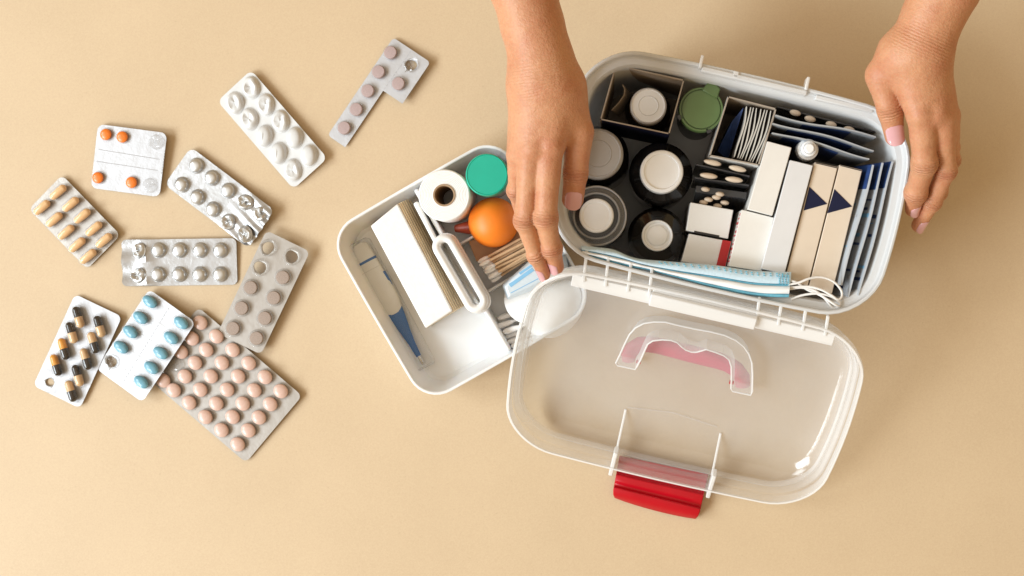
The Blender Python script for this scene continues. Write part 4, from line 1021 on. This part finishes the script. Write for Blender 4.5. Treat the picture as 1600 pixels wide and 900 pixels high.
# ear loops
root, o0 = mask_roots[2]
def zl(pts, z): return [W(1180 + x / 3.215, 230 + y / 3.215, z + .002 * math.sin(i * .35)) - o0 for i, (x, y) in enumerate(resamp(pts, 30))]
for pts, z in (([(165, 690), (220, 680), (270, 660), (330, 652), (390, 672), (430, 715), (435, 750), (415, 765), (385, 745), (330, 715), (260, 700), (165, 705)], .132),
               ([(165, 715), (230, 705), (300, 720), (350, 760), (390, 808), (420, 800), (425, 780), (380, 750), (310, 735), (230, 745), (180, 765)], .128),
               ([(170, 670), (210, 680), (260, 715), (330, 745), (400, 790), (425, 800)], .130)):
    mb = MB(); mb.tube(zl(pts, z), .0010, 8); obj('ear_loop', mb, M['cord'], root)
root, o0 = mask_roots[0]
def zl2(pts, z): return [W(870 + x / 3.9125, 190 + y / 3.9125, z) - o0 for x, y in resamp(pts, 20)]
for pts, wd, z in (([(28, 560), (40, 640), (85, 720), (155, 770)], .0022, .121), ([(35, 630), (60, 710), (110, 770), (165, 800)], .0024, .119), ([(22, 520), (32, 610), (70, 690), (150, 760)], .0018, .123)):
    mb = MB(); mb.tube(zl2(pts, z), wd, 8, flat=1.6); obj('ear_loop', mb, M['cord'], root)

# ------------------------------------------------------------------ the person's two hands (one continuous surface each)
def smin(a, b_, k):
    h = np.clip(.5 + .5 * (b_ - a) / k, 0, 1); return b_ * (1 - h) + a * h - k * h * (1 - h)
def cap(p, a, b_, ra, rb):
    a = np.array(a, np.float32); ab = np.array(b_, np.float32) - a; l2 = float(ab @ ab) + 1e-12
    pa = p - a; t_ = np.clip((pa @ ab) / l2, 0, 1)
    q = pa - t_[..., None] * ab
    return np.sqrt((q * q).sum(-1)) - (ra + (rb - ra) * t_)
class Hand:
    def __init__(s, arm, metas, fingers, thumb, bumps=()):
        n_ = lambda q: (np.array(W(q[0], q[1], q[2] / 1000), np.float32), q[3] * K(q[2] / 1000))
        s.arm = [n_(q) for q in arm]; s.metas = [[n_(a) for a in m_] for m_ in metas]
        s.fingers = [[n_(a) for a in f] for f in fingers]; s.thumb = [n_(q) for q in thumb]; s.bumps = [n_(q) for q in bumps]
    def sdf(s, p):
        d = None
        for (a, ra), (b_, rb) in zip(s.arm[:-1], s.arm[1:]):
            c = cap(p, a, b_, ra, rb); d = c if d is None else smin(d, c, .010)
        pm = None
        for m_ in s.metas:
            c = cap(p, m_[0][0], m_[1][0], m_[0][1], m_[1][1]); pm = c if pm is None else smin(pm, c, .009)
        d = smin(d, pm, .022)
        t_ = s.thumb
        c = cap(p, t_[0][0], t_[1][0], t_[0][1], t_[1][1]); d = smin(d, c, .012)
        c = cap(p, t_[1][0], t_[1][0] * .75 + t_[2][0] * .25, t_[1][1], t_[1][1] * .75 + t_[2][1] * .25); d = smin(d, c, .0032)
        th_ = None
        for (a, ra), (b_, rb) in zip(t_[1:-1], t_[2:]):
            c = cap(p, a, b_, ra, rb); th_ = c if th_ is None else smin(th_, c, .004)
        d = smin(d, th_, .0012)
        fs = None
        for f in s.fingers:
            g = None
            for k, ((a, ra), (b_, rb)) in enumerate(zip(f[:-1], f[1:])):
                c = cap(p, a, b_, ra, rb); g = c if g is None else smin(g, c, .0035)
                if k == 0: d = smin(d, cap(p, a, a * .55 + b_ * .45, ra, ra * .55 + rb * .45), .0045)
            for (a, ra) in f[1:-1]:
                q = p - a; g = smin(g, np.sqrt((q * q).sum(-1)) - ra * 1.045, .004)
            fs = g if fs is None else smin(fs, g, .0006)
        d = smin(d, fs, .0022)
        for a, ra in s.bumps:
            q = p - a; d = smin(d, np.sqrt((q * q).sum(-1)) - ra, .006)
        return d
    def grid(s, name, parent, label, dorsal, h=.00115):
        allp = [x for f in s.fingers for x in f] + s.arm + s.thumb + [x for m_ in s.metas for x in m_]
        lo = np.min([a - r_ - .006 for a, r_ in allp], 0); hi = np.max([a + r_ + .006 for a, r_ in allp], 0)
        nx, ny, nz = [int(math.ceil(v)) + 1 for v in (hi - lo) / h]
        val = np.empty((nx, ny, nz), np.float32)
        gy, gz = np.meshgrid(np.arange(ny), np.arange(nz), indexing='ij')
        # coarse pass first: only refine slabs' cells near the surface
        cs = 5
        cx = np.arange(0, nx + cs, cs); cy = np.arange(0, ny + cs, cs); cz = np.arange(0, nz + cs, cs)
        gp3 = np.stack(np.meshgrid(cx, cy, cz, indexing='ij'), -1).astype(np.float32) * h + lo.astype(np.float32)
        cv = s.sdf(gp3)
        up3 = np.repeat(np.repeat(np.repeat(cv, cs, 0), cs, 1), cs, 2)[:nx, :ny, :nz]
        val[:] = up3
        near = np.abs(up3) < h * cs * 2.2
        idx = np.argwhere(near)
        for k in range(0, len(idx), 400000):
            ii = idx[k:k + 400000]; val[ii[:, 0], ii[:, 1], ii[:, 2]] = s.sdf(ii.astype(np.float32) * h + lo.astype(np.float32))
        ins = val < 0
        c8 = [ins[dx:nx - 1 + dx, dy:ny - 1 + dy, dz:nz - 1 + dz] for dx in (0, 1) for dy in (0, 1) for dz in (0, 1)]
        sm_ = sum(c.astype(np.int8) for c in c8); act = (sm_ > 0) & (sm_ < 8)
        cells = np.argwhere(act); vid = -np.ones(act.shape, np.int64); vid[act] = np.arange(len(cells))
        vv = lo + (cells + .5) * h
        for _ in range(4):
            e = 4e-4; p = vv.astype(np.float32); d0 = s.sdf(p)
            g = np.stack([s.sdf(p + np.eye(3, dtype=np.float32)[i] * e) - s.sdf(p - np.eye(3, dtype=np.float32)[i] * e) for i in range(3)], -1) / (2 * e)
            gl = np.linalg.norm(g, axis=1, keepdims=True) + 1e-6
            vv = vv - np.clip(d0, -h, h)[:, None] * g / gl ** 2 * .8
        nrm = g / gl
        faces = []
        for axx in range(3):
            sl0 = [slice(None)] * 3; sl1 = [slice(None)] * 3; sl0[axx] = slice(0, -1); sl1[axx] = slice(1, None)
            a_, b2 = ins[tuple(sl0)], ins[tuple(sl1)]; o1, o2_ = [i for i in range(3) if i != axx]
            for flip in (False, True):
                e_ = np.argwhere(a_ & ~b2 if not flip else ~a_ & b2)
                okm = (e_[:, o1] > 0) & (e_[:, o2_] > 0) & (e_[:, o1] < act.shape[o1]) & (e_[:, o2_] < act.shape[o2_]); e_ = e_[okm]
                def at(i, j):
                    q = e_.copy(); q[:, o1] -= i; q[:, o2_] -= j; return vid[q[:, 0], q[:, 1], q[:, 2]]
                f = np.stack([at(1, 1), at(0, 1), at(0, 0), at(1, 0)], 1)
                if flip ^ (axx == 1): f = f[:, ::-1]
                faces.append(f[(f >= 0).all(1)])
        faces = np.concatenate(faces)
        me = bpy.data.meshes.new(name); me.from_pydata(vv.tolist(), [], faces.tolist()); me.materials.append(M['skin'])
        me.polygons.foreach_set('use_smooth', [True] * len(me.polygons))
        wr_ = np.zeros(len(vv)); ws_ = np.zeros(len(vv)); red = np.zeros(len(vv))
        joints = []
        for f in s.fingers + [s.thumb[1:]]:
            for k in range(1, len(f) - 1): joints.append((f[k][0], f[k + 1][0] - f[k - 1][0], f[k][1], 1.0))
            tip_ = f[-1]; q = np.linalg.norm(vv - tip_[0], axis=1); red = np.maximum(red, .8 * np.exp(-(q / (tip_[1] * 2.2)) ** 2))
            q = np.linalg.norm(vv - f[0][0], axis=1); red = np.maximum(red, .4 * np.exp(-(q / (f[0][1] * 1.2)) ** 2))
        joints.append((s.arm[-1][0], s.arm[-1][0] - s.arm[-2][0], s.arm[-1][1], .16))
        for j_, ax_, rj, amp in joints:
            ax_ = ax_ / np.linalg.norm(ax_); rel = vv - j_; s_ = rel @ ax_; ra_ = np.linalg.norm(rel - s_[:, None] * ax_, axis=1)
            st = amp * np.exp(-(s_ / (rj * .55)) ** 2) * np.exp(-np.maximum(0, ra_ - rj * 1.3) / (rj * .2)) * np.clip(nrm @ np.array(dorsal) * 1.3, 0, 1)
            mk = st > wr_; wr_[mk] = st[mk]; ws_[mk] = s_[mk] * 1000; red = np.maximum(red, .55 * st)
        for nm, arr in (('wr', wr_), ('ws', ws_), ('red', red)):
            at_ = me.attributes.new(nm, 'FLOAT', 'POINT'); at_.data.foreach_set('value', arr.astype(np.float32))
        bm = bmesh.new(); bm.from_mesh(me); bmesh.ops.recalc_face_normals(bm, faces=bm.faces); bm.to_mesh(me); bm.free()
        return link(name, me, parent, label=label)
    def nail(s, chain, dors, parent, back=.2, wid=.62, length=None, beyond=.16):
        (a, ra), (b_, rb) = chain[-2], chain[-1]
        ax_ = b_ - a; ln = np.linalg.norm(ax_); ax_ = ax_ / ln
        d = np.array(dors, float); d = d - ax_ * (d @ ax_); d /= np.linalg.norm(d); sd = np.cross(ax_, d)
        L0 = length or rb * 2.2; t1 = ln + rb * .62; t0 = t1 - L0; nu, nv = 12, 9
        P_ = np.zeros((nu + 1, nv + 1, 3))
        for i in range(nu + 1):
            u = i / nu; t_ = t0 + (t1 - t0) * u
            cu = max(.12, 1 - max(0, (.34 - u) / .34) ** 2.2) ** .5 * max(.15, 1 - max(0, (u - .74) / .26) ** 2.6) ** .5
            for j in range(nv + 1):
                ph = (j / nv * 2 - 1) * wid * cu * 1.35
                dirv = d * math.cos(ph) + sd * math.sin(ph); base = a + ax_ * min(t_, ln); q = base + dirv * rb * .3
                for _ in range(14): q = q - dirv * float(s.sdf(np.array([q], np.float32))[0]) * .8
                P_[i, j] = q + ax_ * max(0, t_ - ln) + dirv * (.00025 + .0004 * u) 
        # level the lengthwise curve a little so that the free edge stands clear
        mb = MB(); rings = []
        for i in range(nu + 1): rings.append([Vector(P_[i, j]) for j in range(nv + 1)] + [Vector(P_[i, j]) - Vector(d) * .0006 for j in range(nv, -1, -1)])
        mb.loft(rings); return obj('fingernail', mb, M['nail'], parent, angle=60)

person = thing('person', 'person reaching in from the top with both bare hands on the box', 'person', W(1150, -60, .2))
pinv = Matrix.Translation(-person.location)
hl = Hand(arm=[(800, -110, 222, 52), (817, -20, 216, 48.5), (832, 40, 211, 46), (846, 92, 206, 46.5), (851, 116, 203, 47)],
          metas=[[(868, 148, 201, 36), (862, 226, 201, 22)], [(850, 145, 203, 36), (832, 231, 201, 20.5)], [(835, 145, 202, 34), (812, 238, 194, 18)], [(828, 150, 194, 31), (806, 242, 180, 15)]],
          fingers=[[(858, 230, 200, 20.5), (852.5, 340, 184, 17.6), (862, 388, 166, 14.8), (870, 417, 152, 11.3)],
                   [(829, 235, 199, 19), (820, 345, 180, 15.8), (838, 399, 162, 13.0), (850.5, 428, 149, 10)],
                   [(810, 242, 190, 16), (806, 298, 166, 12.5), (818, 340, 143, 11.5), (830, 366, 132, 10)],
                   [(806, 244, 175, 13), (810, 285, 152, 11), (822, 315, 134, 10), (832, 335, 126, 8.5)]],
          thumb=[(880, 140, 196, 34), (904, 206, 188, 23), (899.5, 270, 175, 18.6), (895, 311, 163, 17.0)],
          bumps=[(832, 231, 206, 10.5), (862, 226, 206, 11)])
h1 = hl.grid('arm', None, 'bare arm and hand with thumb over the left end of the box', (0, 0, 1))
hr = Hand(arm=[(1515, -110, 212, 54), (1480, -20, 203, 49), (1458, 25, 197, 45), (1440, 62, 192, 44)],
          metas=[[(1421, 98, 190, 36), (1437, 178, 184, 22)], [(1438, 98, 190, 36), (1464, 178, 182, 20.5)], [(1450, 98, 185, 32), (1481, 178, 174, 17)], [(1452, 102, 177, 29), (1483, 176, 162, 15)]],
          fingers=[[(1441, 182, 183, 21.5), (1444.5, 255, 163, 18.8), (1431, 301, 138, 16.5), (1425.5, 327, 120, 11.5)],
                   [(1472, 184, 179, 19), (1478.5, 266, 150, 15.2), (1457, 315, 126, 13.4), (1435, 352, 106, 11)],
                   [(1483, 182, 172, 16), (1486, 250, 142, 13), (1467, 300, 116, 12), (1452, 328, 100, 10)],
                   [(1485, 180, 160, 13), (1487, 230, 130, 11), (1474, 270, 108, 10), (1462, 292, 98, 9)]],
          thumb=[(1402, 88, 187, 34), (1376.5, 120, 178, 23), (1391, 172, 172, 19.6), (1398, 213, 162, 15.6)],
          bumps=[(1464, 178, 188, 12), (1437, 178, 190, 13), (1372, 112, 180, 15)])
h2 = hr.grid('arm', None, 'bare arm and hand with thumb over the right end of the box', (0, 0, 1))
nails = []
for hd_, ho, specs_ in ((hl, h1, ((hl.fingers[0], (-.62, -.45, .64), .6, .0118), (hl.fingers[1], (-.66, -.42, .6), .6, .0118), (hl.thumb, (.10, -.3, .95), .62, .0165))),
                        (hr, h2, ((hr.fingers[0], (.55, -.40, .76), .70, .0140), (hr.fingers[1], (.60, -.35, .74), .68, .0140), (hr.thumb, (.02, -.3, .95), .74, .0175)))):
    for ch2, dv, wd, ln in specs_: hd_.nail(ch2, dv, ho, wid=wd, length=ln)
for ho in (h1, h2):
    ho.parent = person; ho.matrix_local = pinv
